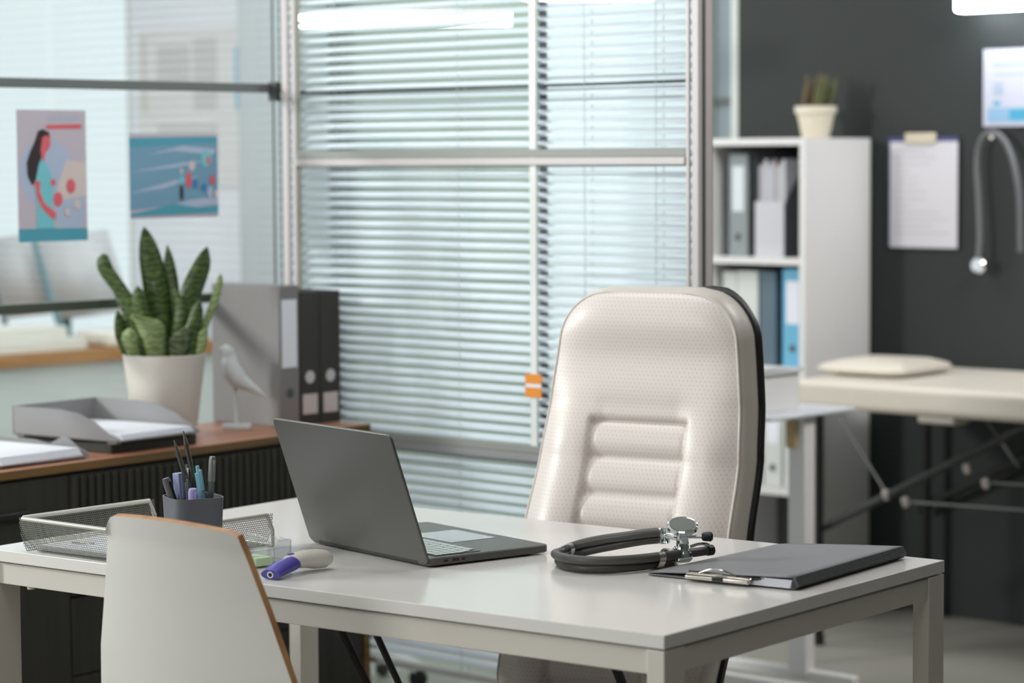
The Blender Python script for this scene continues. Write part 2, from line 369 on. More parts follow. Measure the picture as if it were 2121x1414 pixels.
MB().lathe([(0, -.007), (.012, -.007), (.021, -.003), (.0250, .001), (.0250, .006), (.0225, .008), (.0205, .0072)], 48, R=RT, o=hc).build('chest_piece', chrome, st)
MB().lathe([(0, .0078), (.0204, .0078)], 48, R=RT, o=hc).build('diaphragm', mat('grey diaphragm', (120, 124, 120), .18), st)
MB().lathe([(0, -.054), (.013, -.054), (.0168, -.050), (.0172, -.044), (.014, -.038), (.0105, -.033), (.0100, -.012), (.013, -.005)], 40, R=tiltR(.06), o=hc).build('bell', chrome, st)
cnr = Vector((-2.597, 3.223, .792)) - O
ch = MB(); ch.tube([cnr, cnr + Vector((.014, .003, -.001)), hc + Vector((-.004, -.002, -.016))], .0058, 14); ch.box(-.005, .005, -.009, .009, -.014, .012, R=Rz(-.4), o=cnr)
ch.build('connector', chrome, st, bevel=.001)
sd = v_ax2 = Vector((RIGHT.x, RIGHT.y, 0)).normalized()
s0 = hc + Vector((0, 0, -.014))
MB().tube([s0 + sd * .006, s0 + sd * .036], .0028, 12).build('stem', chrome, st)
MB().tube([s0 + sd * .031, s0 + sd * .034, s0 + sd * .046, s0 + sd * .049], [.0050, .0072, .0080, .005], 16).build('ear_tip', black, st)
MB().tube(smoothpath([hc + Vector((0, 0, -.030)) + sd * .012, hc + Vector((0, .002, -.026)) + sd * .026, hc + Vector((0, .004, -.027)) + sd * .038, Vector((-2.549, 3.278, .774)) - O], 6), .0027, 10).build('ear_tube', chrome, st)
MB().tube(smoothpath([hc + Vector((0, 0, -.030)) - sd * .010, hc + Vector((0, .004, -.036)) - sd * .018, Vector((-2.622, 3.260, .762)) - O], 6), .0027, 10).build('ear_tube', chrome, st)
for p0, p1 in (((-2.5495, 3.276, .765), (-2.5475, 3.286, .765)), ((-2.618, 3.259, .754), (-2.628, 3.263, .754))):
    MB().tube([Vector(p0) - O, Vector(p1) - O], .0088, 20).build('black_collar', black, st)
MB().tube(rel([(-2.5695, 3.166, .7590), (-2.5665, 3.178, .7590)]), .0172, 20, flat=.64).build('tube_clip', steel, st)
MB().tube(rel([(-2.741, 3.156, .7600), (-2.742, 3.148, .7590)]), .0160, 20, flat=.62).build('tube_clip', chrome, st)

# ------------------------------------------------------------------ clipboard folder
fo = thing('clipboard_folder', 'grey covered clipboard folder with silver clip on the right end of the desk', 'folder', (-2.28, 3.147, TZ), math.radians(7.7))
fm_ = mat('grey grained cover', (130, 131, 135), .5, noise=.03, bump=.25, bscale=700)
FW, FL = .262, .372
# local: spine along +y at x=0; body towards -x
cv = MB(); cv.prism([(-FW, .0), (-.002, .0), (-.002, FL), (-FW + .03, FL)], 0, .0022)
cv.build('back_board', fm_, fo, loc=(0, 0, .0015), bevel=.0006)
def cover(u, v):
    x = -FW * 1.0 * (1 - u) - .004 * u; y = FL * v
    if u < .3: pass
    z = .0045 + .0145 * (u ** .8)
    if v < .02 : y = 0.0
    return (x + (.03 * v if u < .02 else .03 * v * (1 - u)), y, z)
cvr = MB().grid(cover, 14, 14); cv_o = cvr.build('front_cover', fm_, fo, solid=.0016)
sp_ = MB(); sp_.prism([(-.004, .0018), (.0, .0015), (.0065, .008), (.0, .0205), (-.004, .0205)], 0, FL, R=Matrix(((1, 0, 0), (0, 0, 1), (0, 1, 0))))
sp_.build('spine', mat('grained spine cloth', (58, 62, 62), .5, noise=.1, nscale=60, bump=.8, bscale=500), fo)
ps = MB()
for k in range(6): ps.box(-.14 + .016 * k, -.006, -.006 + .001 * k, FL - .02, .004 + .0019 * k, .0052 + .0019 * k)
ps.build('paper_sheets', paper, fo)
cl = MB(); cl.box(-.185, -.072, -.018, -.002, .0045, .0105); cl.box(-.185, -.072, -.014, .002, .0105, .0135)
clo = cl.build('clip', steel, fo, bevel=.002)
MB().tube(smoothpath([(-.165, -.006, .0135), (-.148, -.01, .020), (-.135, -.012, .0225), (-.118, -.012, .022), (-.10, -.006, .0135)], 6), .0016, 8).build('clip_lever', steel, clo)
BX(-.135, -.117, -.0195, -.0155, .0055, .0115).build('clip_slot', black, clo)
MB().prism([(-.066, -.004), (-.05, .0), (-.03, .032), (-.075, .012), (-.19, .004)], .0105, .0145).build('clip_notch', black, clo)  # black notch shape at the clip

# ------------------------------------------------------------------ wire letter tray on desk
wall_mesh = dots('silver wire mesh wall', (128, 130, 122), (0, 0, 0), .0042, .36, ('XY', 'Z'), .45, alpha=True, metal=.3)
flr_mesh = dots('silver wire mesh floor', (150, 150, 142), (0, 0, 0), .0040, .30, ('X', 'Y'), .45, alpha=True, metal=.3)
rimm = mat('silver painted rim', (196, 194, 184), .35, metal=.2)
tr = thing('letter_tray', 'silver wire mesh letter tray holding papers at the left end of the desk', 'letter tray', (-3.365, 2.780, TZ), math.radians(2))
TX, TY, TH = .150, .152, .056
def sidewall(p0, p1, out, h=TH):
    m = MB(); p0 = Vector(p0 + (0,)); p1 = Vector(p1 + (0,)); o = Vector(out + (0,))
    m.grid(lambda u, v: tuple((p0 + (p1 - p0) * u) - o * .022 * (1 - math.sin(v * PI / 2)) ** 1 + Vector((0, 0, .002 + h * (1 - math.cos(v * PI / 2)) ** .85))), 10, 8)
    return m
sw = MB()
for a, b, o_ in (((-TX, -TY), (-TX, TY), (-1, 0)), ((-TX, -TY), (TX, -TY), (0, -1)), ((TX, -TY), (TX, TY), (1, 0))):
    q = sidewall(a, b, o_); n = len(sw.v); sw.v += q.v; sw.f += [tuple(i + n for i in f) for f in q.f]; sw.m += q.m
sw.build('mesh_wall', wall_mesh, tr)
BX(-TX + .02, TX - .02, -TY + .02, TY, .001, .0018).build('mesh_floor', flr_mesh, tr)
MB().tube([(-TX, TY, .004), (-TX, TY, .03), (-TX, TY - .012, TH), (-TX, -TY + .01, TH + .001), (-TX + .01, -TY, TH + .001), (TX - .01, -TY, TH + .001), (TX, -TY + .01, TH + .001), (TX, TY - .015, TH), (TX, TY - .002, .03), (TX, TY, .004), (-TX, TY, .004)], .0038, 12).build('rim', rimm, tr)
pp = thing('paper_stack', 'sheets of white paper lying in the wire tray', 'paper', (-3.375, 2.775, TZ + .0025), math.radians(5))
for k in range(4): BX(-.115, .115, -.12, .12, .0008 + k * .0026, .003 + k * .0026).build('sheet', paper, pp, loc=(.002 * k, -.002 * k, 0))
tag(MB().tube(smoothpath([(-.02, 0, 0), (.015, .004, 0), (.018, -.002, 0), (-.015, -.006, 0), (-.02, -.012, 0), (.012, -.008, 0)], 6), .0008, 6).build('paper_clip', steel, loc=(-3.43, 2.70, TZ + .0145)), 'small steel paper clip on the papers in the wire tray', 'paper clip')

# ------------------------------------------------------------------ pen cup and its pens
CX, CY = -3.146, 2.696
cup = thing('pen_cup', 'dark grey square pen cup on the desk behind the white chair', 'pen holder', (CX, CY, TZ), math.radians(-20))
cupm = mat('slate plastic', (98, 100, 108), .42)
MB().lathe([(0, .0), (.036, .0), (.038, .003), (.042, .112), (.0425, .118), (.0405, .118), (.0365, .006), (0, .005)], 48, sq=5).build('cup_body', cupm, cup)
def pen(name, label, cat, px, py, dx, dy, top, r, mats, kind='pen'):
    """stands in the cup: foot at the cup floor, leaning; (px,py) at rim height, (dx,dy) lean per metre"""
    base_ = Vector((CX + px - dx * .112, CY + py - dy * .112, TZ + .008)); d = Vector((dx, dy, 1)).normalized(); Ln = (top - base_.z) / d.z
    t = thing(name, label, cat, base_); q = Vector((0, 0, 1)).rotation_difference(d)
    t.rotation_mode = 'QUATERNION'; t.rotation_quaternion = q
    if kind == 'pencil':
        MB().lathe([(0, 0), (r, 0), (r, Ln - .024)], 6).build('barrel', mats[0], t, smooth=0)
        MB().lathe([(r, Ln - .024), (.0012, Ln - .003), (0, Ln)], 12).build('tip', mats[1], t)
    elif kind == 'square':
        BX(-r, r, -r, r, 0, Ln).build('barrel', mats[0], t, bevel=.0012)
        BX(r, r + .0015, -.002, .002, Ln - .04, Ln - .004).build('clip', mats[1], t)
    else:
        MB().lathe([(0, 0), (r * .5, 0), (r, .012), (r, Ln - .04)], 20).build('barrel', mats[0], t)
        MB().lathe([(r, Ln - .04), (r * 1.1, Ln - .04), (r * 1.1, Ln - .006), (r * .9, Ln), (0, Ln)] if kind != 'click' else [(r, Ln - .04), (r, Ln - .012), (r * .55, Ln - .011), (r * .5, Ln), (0, Ln)], 20).build('cap', mats[1], t)
        cp = MB(); cp.box(r * 1.1, r * 1.1 + .0018, -.002, .002, Ln - .04, Ln - .006); cp.box(r * .6, r * 1.15, -.002, .002, Ln - .009, Ln - .006)
        cp.build('clip', mats[2] if len(mats) > 2 else mats[1], t, bevel=.0004)
    return t
gm = mat('graphite lacquer', (88, 86, 80), .3, metal=.5); lead = mat('graphite tip', (70, 68, 62), .4, metal=.3)
lil = mat('lilac plastic', (168, 160, 214), .4); blu = mat('light blue plastic', (130, 186, 204), .35); lav = mat('grey lavender plastic', (140, 144, 180), .4)
gp = mat('grey pen barrel', (104, 106, 108), .35, metal=.3)
R0 = RIGHT.xy.normalized(); F0 = FWD.xy.normalized()
def rc(a, b): v = R0 * a + F0 * b; return v.x, v.y       # a to the right of the view, b away from it
def cpen(name, label, cat, a, b, la, lb, top, r, mats, kind='pen'):
    p_ = rc(a, b); l = rc(la, lb); return pen(name, label, cat, p_[0], p_[1], l[0], l[1], top, r, mats, kind)
cpen('marker_pen', 'grey capped marker leaning to the left edge of the pen cup', 'pen', -.034, -.006, -.30, -.1, .893, .0062, [gp, gp, black])
cpen('highlighter', 'square lavender highlighter beside the grey marker in the pen cup', 'pen', -.021, .006, -.06, 0, .900, .0075, [lav, lav], 'square')
cpen('click_pen', 'slim green grey click pen behind the lavender highlighter', 'pen', -.009, .016, -.06, .05, .912, .0033, [mat('sage grey plastic', (108, 128, 118), .35), mat('sage grey plastic', (108, 128, 118), .35), steel], 'click')
cpen('pencil', 'left one of two tall sharpened graphite pencils in the cup', 'pencil', -.002, -.004, -.30, 0, .955, .0040, [gm, lead], 'pencil')
cpen('pencil', 'right and taller one of two sharpened graphite pencils in the cup', 'pencil', .006, .012, -.22, .05, .968, .0040, [gm, lead], 'pencil')
cpen('ballpoint_pen', 'light blue click pen in the middle of the cup', 'pen', .0135, .0, -.12, -.05, .912, .0058, [blu, blu], 'click')
cpen('felt_pen', 'short lilac felt pen at the front of the cup', 'pen', .003, -.024, .0, -.1, .878, .0068, [lil, lil])
cpen('fineliner', 'silver grey capped pen at the right side of the cup', 'pen', .028, .006, .06, .0, .926, .0050, [gp, mat('silver cap', (150, 150, 148), .3, metal=.6)])
cpen('mechanical_pencil', 'thin dark mechanical pencil beside the green grey click pen', 'pencil', -.008, -.006, -.06, .0, .897, .003, [black, gp], 'click')

# ------------------------------------------------------------------ acrylic note holder and notes
ac = glass('clear acrylic', (.965, .98, .985), 2.2, haze=.05)
nb = thing('note_holder', 'clear acrylic note holder between the white chair and the laptop', 'note holder', (-3.075, 2.845, TZ), math.radians(-3))
BX(-.06, .0, -.085, .0, .0, .003).build('floor_plate', ac, nb, bevel=.0006)
BX(-.003, .0, -.085, .0, .003, .026).build('front_wall', ac, nb, bevel=.0006)
MB().prism([(-.036, .003), (0, .003), (0, .034), (-.004, .038), (-.028, .038), (-.036, .030)], 0, .003, R=Rz(PI / 2) @ Rx(PI / 2), o=(-.003, .0, 0)).build('tab_wall', ac, nb, bevel=.0006)
BX(-.06, .0, -.003, .0, .003, .038).build('side_wall', ac, nb, bevel=.0006)
MB().prism([(-.06, .003), (0, .003), (0, .030), (-.008, .042), (-.03, .046), (-.06, .046)], -.0015, .0015, R=Rx(PI / 2), o=(0, -.045, 0)).build('divider', ac, nb, bevel=.0006)
BX(-.06, .0, -.085, -.082, .003, .03).build('side_wall', ac, nb, bevel=.0006)
for p0, p1 in (((-.0015, -.085, .0265), (-.0015, -.036, .0265)), ((-.0015, -.028, .038), (-.0015, -.004, .038)), ((-.0015, -.0015, .003), (-.0015, -.0015, .036)), ((-.0015, -.036, .003), (-.0015, -.036, .030)), ((0, -.085, .0015), (0, 0, .0015)), ((-.0015, -.084, .003), (-.0015, -.084, .0265)), ((-.03, -.045, .046), (-.058, -.045, .046)), ((-.03, -.045, .046), (-.008, -.045, .042))):
    MB().tube([p0, p1], .0007, 6).build('edge_glint', MATS.get('bright acrylic edge') or glass('bright acrylic edge', (1, 1, 1), 3, haze=.45), nb)  # thin hazy rods added to imitate bright glints along the acrylic edges
nt_ = thing('sticky_notes', 'pale green block of sticky notes inside the clear holder', 'sticky notes', (-3.090, 2.796, TZ + .0035), math.radians(-3))
BX(-.022, .028, -.038, -.004, 0, .013).build('note_block', mat('pale green paper', (196, 222, 186), .8), nt_, bevel=.0004)

# ------------------------------------------------------------------ infrared thermometer
th = thing('infrared_thermometer', 'small white and purple infrared thermometer lying on the desk', 'thermometer', (-2.975, 2.705, TZ), 0)
purple = mat('purple plastic', (84, 74, 168), .3); offw = mat('off white plastic', (214, 210, 202), .35)
v_ax = Vector((R0.x, R0.y, 0)); f_ax = Vector((F0.x, F0.y, 0))
def thsec(stations, n=24):
    """elliptic sections: (along right, along away, height, half width across, half height)"""
    m = MB(); vs = []
    for i, (a, b, h, rw, rh) in enumerate(stations):
        c = v_ax * a + f_ax * b + Vector((0, 0, h))
        j0, j1 = stations[max(i - 1, 0)], stations[min(i + 1, len(stations) - 1)]
        t = (v_ax * (j1[0] - j0[0]) + f_ax * (j1[1] - j0[1]) + Vector((0, 0, j1[2] - j0[2]))).normalized()
        s_ = Vector((0, 0, 1)).cross(t).normalized(); u_ = t.cross(s_)
        for k in range(n):
            an = 2 * PI * k / n; vs.append(c + s_ * math.cos(an) * rw + u_ * math.sin(an) * rh)
    L_ = len(stations)
    fs = [(i * n + k, i * n + (k + 1) % n, (i + 1) * n + (k + 1) % n, (i + 1) * n + k) for i in range(L_ - 1) for k in range(n)]
    fs += [tuple(range(n))[::-1], tuple((L_ - 1) * n + k for k in range(n))]
    return m.add(vs, fs)
thsec([(.002, -.012, .0085, .0165, .0078), (.012, .012, .013, .0175, .011), (.030, .038, .0185, .0165, .0125), (.036, .048, .020, .014, .012)]).build('purple_nose', purple, th)
thsec([(.022, .030, .0185, .014, .010), (.034, .046, .0215, .0165, .0125), (.050, .064, .0215, .0165, .0145), (.066, .078, .0195, .0155, .016), (.080, .090, .0175, .0135, .0145), (.088, .097, .0165, .0085, .009), (.091, .1, .016, .002, .002)]).build('body', offw, th)
nose_d = (v_ax * -.010 + f_ax * -.024 + Vector((0, 0, -.0045))).normalized(); qn = Vector((0, 0, 1)).rotation_difference(nose_d).to_matrix()
nc = v_ax * .002 + f_ax * -.012 + Vector((0, 0, .0085))
MB().lathe([(.0055, 0), (.0055, .0008), (.0035, .0008), (.0035, .0002)], 24, R=qn, o=nc).build('sensor_ring', mat('white ring', (235, 235, 235), .4), th)
MB().lathe([(0, .0003), (.0034, .0003)], 24, R=qn, o=nc).build('sensor', black, th)
MB().lathe([(0, .0022), (.005, .0015), (.007, 0)], 24, sx=1, sy=.7, R=Rz(.8), o=v_ax * .030 + f_ax * .043 + Vector((0, 0, .0325))).build('button', purple, th)

# ------------------------------------------------------------------ white guest chair
gc = thing('guest_chair', 'white moulded chair with bare plywood edge in front of the desk', 'chair', (-2.902, 2.43, -.003), 0)
shell_w = mat('white chair laminate', (206, 204, 200), .5, noise=.01)
prof = [(-.005, .872), (.005, .84), (.02, .76), (.036, .66), (.052, .57), (.075, .50), (.12, .455), (.19, .44), (.28, .438), (.36, .44), (.40, .425)]
hw = [.150, .156, .183, .216, .237, .245, .240, .238, .235, .23, .22]
def chairpt(u, v):
    t = v * (len(prof) - 1); i = min(int(t), len(prof) - 2); f = t - i
    y = prof[i][0] * (1 - f) + prof[i + 1][0] * f; z = prof[i][1] * (1 - f) + prof[i + 1][1] * f; h = hw[i] * (1 - f) + hw[i + 1] * f
    s = 2 * u - 1; r = .018
    if v < .1: # rounded top corners
        z -= .024 * max(0, abs(s) - .8) ** 2 / .04 * (1 - v / .1) * (1.0 if s < 0 else .12)
    z += .010 * (1 - s * s) * max(0, 1 - v * 5)
    bend = .026 * s * s
    up = .02 * s * s * max(0, (v - .55)) * 2
    return (s * h, y + bend * (1 if v < .5 else 2 * (1 - v)), z + up)
def chairback(u, v):
    p = Vector(chairpt(u, v)); v0, v1 = max(0, v - .02), min(1, v + .02); a_ = Vector(chairpt(.5, v0)); b_ = Vector(chairpt(.5, v1)); t = (b_ - a_); n = Vector((0, t.z, -t.y)).normalized()
    return tuple(p + n * .011)
g1 = MB(); g1.grid(chairback, 28, 60); g1.grid(chairpt, 28, 60); nn_ = 29 * 61
bl_ = [i for i in range(29)] + [j * 29 + 28 for j in range(1, 61)] + [60 * 29 + i for i in range(27, -1, -1)] + [j * 29 for j in range(59, 0, -1)]
g1.mi = 1; g1.f += [(bl_[i], bl_[(i + 1) % len(bl_)], bl_[(i + 1) % len(bl_)] + nn_, bl_[i] + nn_) for i in range(len(bl_))]; g1.m += [1] * len(bl_)
sh = g1.build('seat_shell', [shell_w, ply], gc, smooth=50)
BX(-.09, .09, .16, .30, .400, .428).build('under_bracket', blackmetal, gc, bevel=.003)
for sx, sy in ((-1, 1), (1, 1), (-1, -1), (1, -1)):
    MB().tube([(sx * .07, .23 + sy * .05, .41), (sx * .2, .23 + sy * .2, .0)], [.013, .009], 14).build('leg', blackmetal, gc)

# ------------------------------------------------------------------ cream executive armchair
CY_ = math.radians(12)
ec = thing('executive_chair', 'cream leather high-back office chair behind the desk', 'office chair', (-3.003, 3.668, 0), CY_)
leather = dots('perforated cream leather', (214, 205, 200), (150, 128, 122), .0086, .16, ('X', 'Z'), .38, strength=.36, soft=.12, bump=.15)
leather_s = mat('smooth cream leather', (200, 194, 186), .38, noise=.03, bump=.2, bscale=300)
ZB, ZT = .37, 1.153
def cen(z):      # front surface depth (y, negative towards the camera) by height
    pts = [(.37, -.21), (.46, -.195), (.58, -.145), (.71, -.082), (.85, -.025), (.95, .0), (1.05, .012), (1.158, .022)]
    for (a, b), (c, d) in zip(pts, pts[1:]):
        if z <= c: t = (z - a) / (c - a); t = t * t * (3 - 2 * t) * .3 + t * .7; return b + (d - b) * t
    return pts[-1][1]
def wid(z):
    pts = [(.37, .215), (.46, .225), (.60, .233), (.71, .234), (.85, .228), (.97, .216), (1.07, .203), (1.158, .190)]
    for (a, b), (c, d) in zip(pts, pts[1:]):
        if z <= c: w_ = b + (d - b) * (z - a) / (c - a); break
    else: w_ = pts[-1][1]
    w_ *= .90; r = .085
    if z > ZT - r: w_ -= r - math.sqrt(max(0, r * r - (z - (ZT - r)) ** 2))
    return w_
def sst(a, b, x): t = max(0, min(1, (x - a) / (b - a))); return t * t * (3 - 2 * t)
def relief(u, z):
    w_ = wid(z); s = abs(u) / max(w_, .01); PW = .0965
    edge = (1 - min(1, s) ** 6) * .009
    tz = min(1, (ZT - z) / .03); edge *= math.sqrt(max(0, tz)) if tz < 1 else 1
    h = .011 * math.exp(-((z - 1.10) / .05) ** 2) * (1 - s ** 4)                      # headrest roll
    h += .006 * math.exp(-((z - .975) / .05) ** 2) * (1 - s ** 3)
    below = sst(1.0, .87, z)
    bol = math.sin(PI * max(0, min(1, (abs(u) - PW + .02) / max(.01, w_ - PW + .02)))) ** 1.1
    h += below * bol * .019
    inn = sst(PW + .006, PW - .006, abs(u)) * sst(.921, .912, z)
    k = (.916 - z) / .066
    ch_ = abs(math.sin(PI * k)) ** .75 if z < .916 else 0
    h = h * (1 - inn) + inn * (-.009 + .0115 * ch_)
    grv = math.exp(-((abs(u) - PW) / .004) ** 2) * sst(.925, .91, z) * .006 + math.exp(-((z - .918) / .004) ** 2) * sst(PW + .01, PW, abs(u)) * .006
    return edge + h - grv
zs = []
z = ZB
while z < ZT - .05: zs.append(z); z += .006
zs += [ZT - .05 * math.cos(PI / 2 * k / 14) for k in range(15)]
NU = 96
face = MB(); vs = []
for z in zs:
    w_ = wid(z)
    for i in range(NU + 1):
        s = -1 + 2 * i / NU; u = w_ * s; vs.append((u, cen(z) - relief(u, z), z))
face.add(vs, [(j * (NU + 1) + i, j * (NU + 1) + i + 1, (j + 1) * (NU + 1) + i + 1, (j + 1) * (NU + 1) + i) for j in range(len(zs) - 1) for i in range(NU)])
face.build('backrest', leather, ec, smooth=80)
loop = [(-wid(z), cen(z), z) for z in zs] + [(-wid(ZT) + 2 * wid(ZT) * k / 20, cen(ZT), ZT) for k in range(1, 20)] + [(wid(z), cen(z), z) for z in reversed(zs)]
band = MB(); n = len(loop); T1 = .068
vs = []
for j, (dy, g) in enumerate(((0, 0), (.004, .004), (.02, .008), (.045, .010), (T1, .006))):
    for x, y, z in loop:
        cx_ = max(0.001, abs(x)); sx = 1 if x > 0 else -1
        top = sst(ZT - .08, ZT, z); vs.append((x + sx * g * (1 - top * .6), y + dy, z + g * top))
band.add(vs, [(j * n + i, j * n + i + 1, (j + 1) * n + i + 1, (j + 1) * n + i) for j in range(4) for i in range(n - 1)])
band.build('side_band', leather_s, ec, smooth=80)
MB().tube(loop, .0026, 8).build('piping', leather_s, ec)
shl = MB(); vs = []
for dy, g in ((T1, .006), (T1 + .001, .013), (T1 + .012, .0145), (T1 + .022, .008), (T1 + .03, -.02)):
    for x, y, z in loop:
        sx = 1 if x > 0 else -1; top = sst(ZT - .08, ZT, z); vs.append((x + sx * g * (1 - top * .6), y + dy, z + g * top))
vs = [(x, y, z - .010 * sst(ZT - .08, ZT, z) * (1 - sst(.0, .14, x))) for x, y, z in vs]
shl.add(vs, [(j * n + i, j * n + i + 1, (j + 1) * n + i + 1, (j + 1) * n + i) for j in range(4) for i in range(n - 1)])
m_ = len(shl.v); back = [(x * .92, y + T1 + .03, z) for x, y, z in loop]
shl.add([(s * wid(z) * .93, cen(z) + T1 + .03, z) for z in zs[::4] + [ZT - .003] for s in (-1, -.5, 0, .5, 1)], [(j * 5 + i, j * 5 + i + 1, (j + 1) * 5 + i + 1, (j + 1) * 5 + i) for j in range(len(zs[::4])) for i in range(4)])
shl.build('back_shell', black, ec, smooth=60)
def seat_s(p):
    return p
sm_ = MB(); sm_.lathe([(0, .44), (.19, .44), (.225, .42), (.23, .38), (.22, .35), (.19, .335), (0, .335)], 64, sq=5, o=(0, -.36, 0))
sm_.build('seat_cushion', leather, ec)
for sx in (-1, 1):
    am = MB(); X_ = sx * .262
    am.tube(smoothpath([(sx * .236, -.06, .60), (X_, -.12, .625), (X_, -.30, .642), (X_, -.56, .645), (X_, -.63, .632), (X_, -.617, .60), (X_, -.535, .487), (X_, -.45, .375), (sx * .225, -.40, .36)], 6), .0062, 12, flat=1.3)
    am.tube(smoothpath([(X_, -.55, .643), (X_, -.525, .60), (X_, -.445, .487), (X_, -.36, .375), (sx * .225, -.32, .36)], 6), .0062, 12, flat=1.3)
    am.build('armrest', black, ec)
MB().tube([(0, -.36, .09), (0, -.36, .34)], .028, 20).build('gas_lift', black, ec)
for k in range(5):
    a = math.radians(90 + 72 * k); c_, s_ = math.cos(a), math.sin(a)
    MB().tube([(0, -.36, .105), (c_ * .15, -.36 + s_ * .15, .10), (c_ * .29, -.36 + s_ * .29, .07)], [.028, .022, .015], 12, flat=.7).build('base_arm', black, ec)
    MB().lathe([(0, -.022), (.02, -.022), (.025, -.015), (.025, .015), (.02, .022), (0, .022)], 20, R=Rz(a) @ Rx(PI / 2), o=(c_ * .29, -.36 + s_ * .29, .026)).build('caster', black, ec)

# ------------------------------------------------------------------ sideboard
SY = math.radians(4.95)
SB = Vector((-4.2975, 4.233, 0)); SL, SD = 1.75, .338       # front right corner, length towards the camera, depth
sb = thing('sideboard', 'dark ribbed sideboard with an oak top along the left glass wall', 'sideboard', SB, SY)
# local: x = 0 at the front edge (negative = towards the glass), y = 0 at the far end (negative = towards the camera)
tp = MB(); tp.box(-SD, 0, -SL, 0, .764, .782); tp.mi = 1; tp.box(-.0005, .0008, -SL, 0, .7642, .7815); tp.box(-SD, 0, -.0006, .0006, .7642, .7815)
tp.build('oak_top', [oak_top, oak_edge], sb, bevel=.001)
BX(-SD + .005, -.014, -SL + .01, -.022, .06, .764).build('cabinet_body', dark_wood, sb)
BX(-SD + .004, -.004, -.022, -.004, .0, .764).build('end_panel', oak_edge, sb)
BX(-SD + .004, -.002, -.48, -.462, .0, .764).build('divider_panel', dark_wood, sb) if False else None
def front(y0, y1, z0, z1, ribs, name, handle=False):
    m = MB(); m.box(-.014, -.004, y0 + .002, y1 - .002, z0 + .002, z1 - .002)
    if ribs:
        y = y0 + .014
        while y < y1 - .014: m.prism([(-.004, y - .008), (.003, y - .005), (.003, y + .005), (-.004, y + .008)], z0 + .006, z1 - .006); y += .0225
    o = m.build(name, dark_wood, sb, bevel=.0008)
    if handle: BX(-.004, .010, y1 - .20, y1 - .12, z1 - .075, z1 - .06).build('handle', black, o, bevel=.003)
    return o
BX(-SD + .03, -.05, -SL + .04, -.06, 0, .06).build('plinth', black, sb)
front(-.955, -.03, .50, .758, True, 'ribbed_drawer_front'); front(-.955, -.03, .335, .50, False, 'drawer_front'); front(-.955, -.03, .065, .335, False, 'drawer_front')
front(-1.73, -.955, .065, .758, False, 'door', True)
ZS = .782

# ---- binders and files on the sideboard
def binder(name, label, loc, rotz, w_, h, d, m, lab=True, cat='binder', hole=True, group=None, two=False):
    """spine faces local +x, width along y"""
    t = thing(name, label, cat, loc, rotz, group)
    b = MB(); b.box(-d, 0, 0, w_, 0, h); b.build('cover', m, t, bevel=.003)
    if lab: BX(0, .0008, w_ * .12, w_ * .88, h * .42, h * .90).build('spine_label', paper if lab is True else lab, t)
    if hole:
        MB().lathe([(.006, 0), (.011, 0), (.011, .0016), (.006, .0016)], 24, R=Ry(PI / 2), o=(0, w_ / 2, h * .24)).build('finger_ring', steel if not lab else mat('dark ring', (70, 78, 76), .4), t)
        MB().lathe([(0, .0004), (.0085, .0004)], 24, R=Ry(PI / 2), o=(0, w_ / 2, h * .24)).build('finger_hole', black, t)
    return t
gbm = mat('grey binder cloth', (124, 121, 121), .6, noise=.02)
binder('ring_binder', 'tall grey ring binder on the sideboard with a white spine label', (-4.395, 4.036, ZS), 0, .062, .330, .238, gbm)
for k, lb in enumerate(('dark grey magazine file next to the grey binder on the sideboard', 'dark grey magazine file at the far right end of the sideboard')):
    t = thing('magazine_file', lb, 'magazine file', (-4.398, 4.102 + k * .0665, ZS), 0, 'dark magazine files on the sideboard')
    dm = mat('dark ribbed file board', (52, 50, 46), .6, noise=.05)
    y1 = .0645; b = MB()
    b.box(-.238, 0, 0, .003, 0, .312); b.box(-.238, 0, y1 - .003, y1, 0, .312); b.box(-.003, 0, .003, y1 - .003, 0, .312); b.box(-.238, -.235, .003, y1 - .003, 0, .2); b.box(-.235, -.003, .003, y1 - .003, 0, .003)
    b.build('case', dm, t, bevel=.001)
    MB().lathe([(0, .0006), (.015, .0006)], 28, R=Ry(PI / 2), o=(0, y1 / 2, .112)).build('finger_hole', mat('pale hole backing', (196, 192, 196), .6), t)
    BX(0, .0008, .009, y1 - .009, .025, .072).build('label', mat('pinkish paper label', (200, 190, 188), .7), t)

# ---- bird figurine
bd = thing('bird_figurine', 'white bird figurine on a thin stem beside the potted plant', 'figurine', (-4.455, 3.955, ZS), 0)
bw = mat('matte white ceramic', (196, 200, 202), .5)
BX(-.034, .034, -.017, .017, 0, .012).build('base', bw, bd, bevel=.002, rotz=.74)
MB().tube([(0, 0, .012), (-.003, -.003, .105)], .0042, 12).build('stem', bw, bd)
def bird_path():
    st_ = [(-.044, .214, .001), (-.036, .212, .006), (-.030, .211, .0135), (-.022, .205, .0165), (-.018, .193, .0175), (-.015, .175, .0225), (-.010, .152, .0275), (.004, .132, .026), (.022, .120, .019), (.042, .108, .012), (.060, .095, .007), (.074, .085, .002)]
    return [(v_ax * a * .9 + Vector((0, 0, h * .88)), r * .9) for a, h, r in st_]
bp_ = bird_path(); sp2 = smoothpath([p for p, r in bp_], 4); rr = []
for i in range(len(bp_) - 1):
    for k in range(4): rr.append(bp_[i][1] * (1 - k / 4) + bp_[i + 1][1] * k / 4)
rr.append(bp_[-1][1])
MB().tube(sp2, rr, 20).build('bird_body', bw, bd)

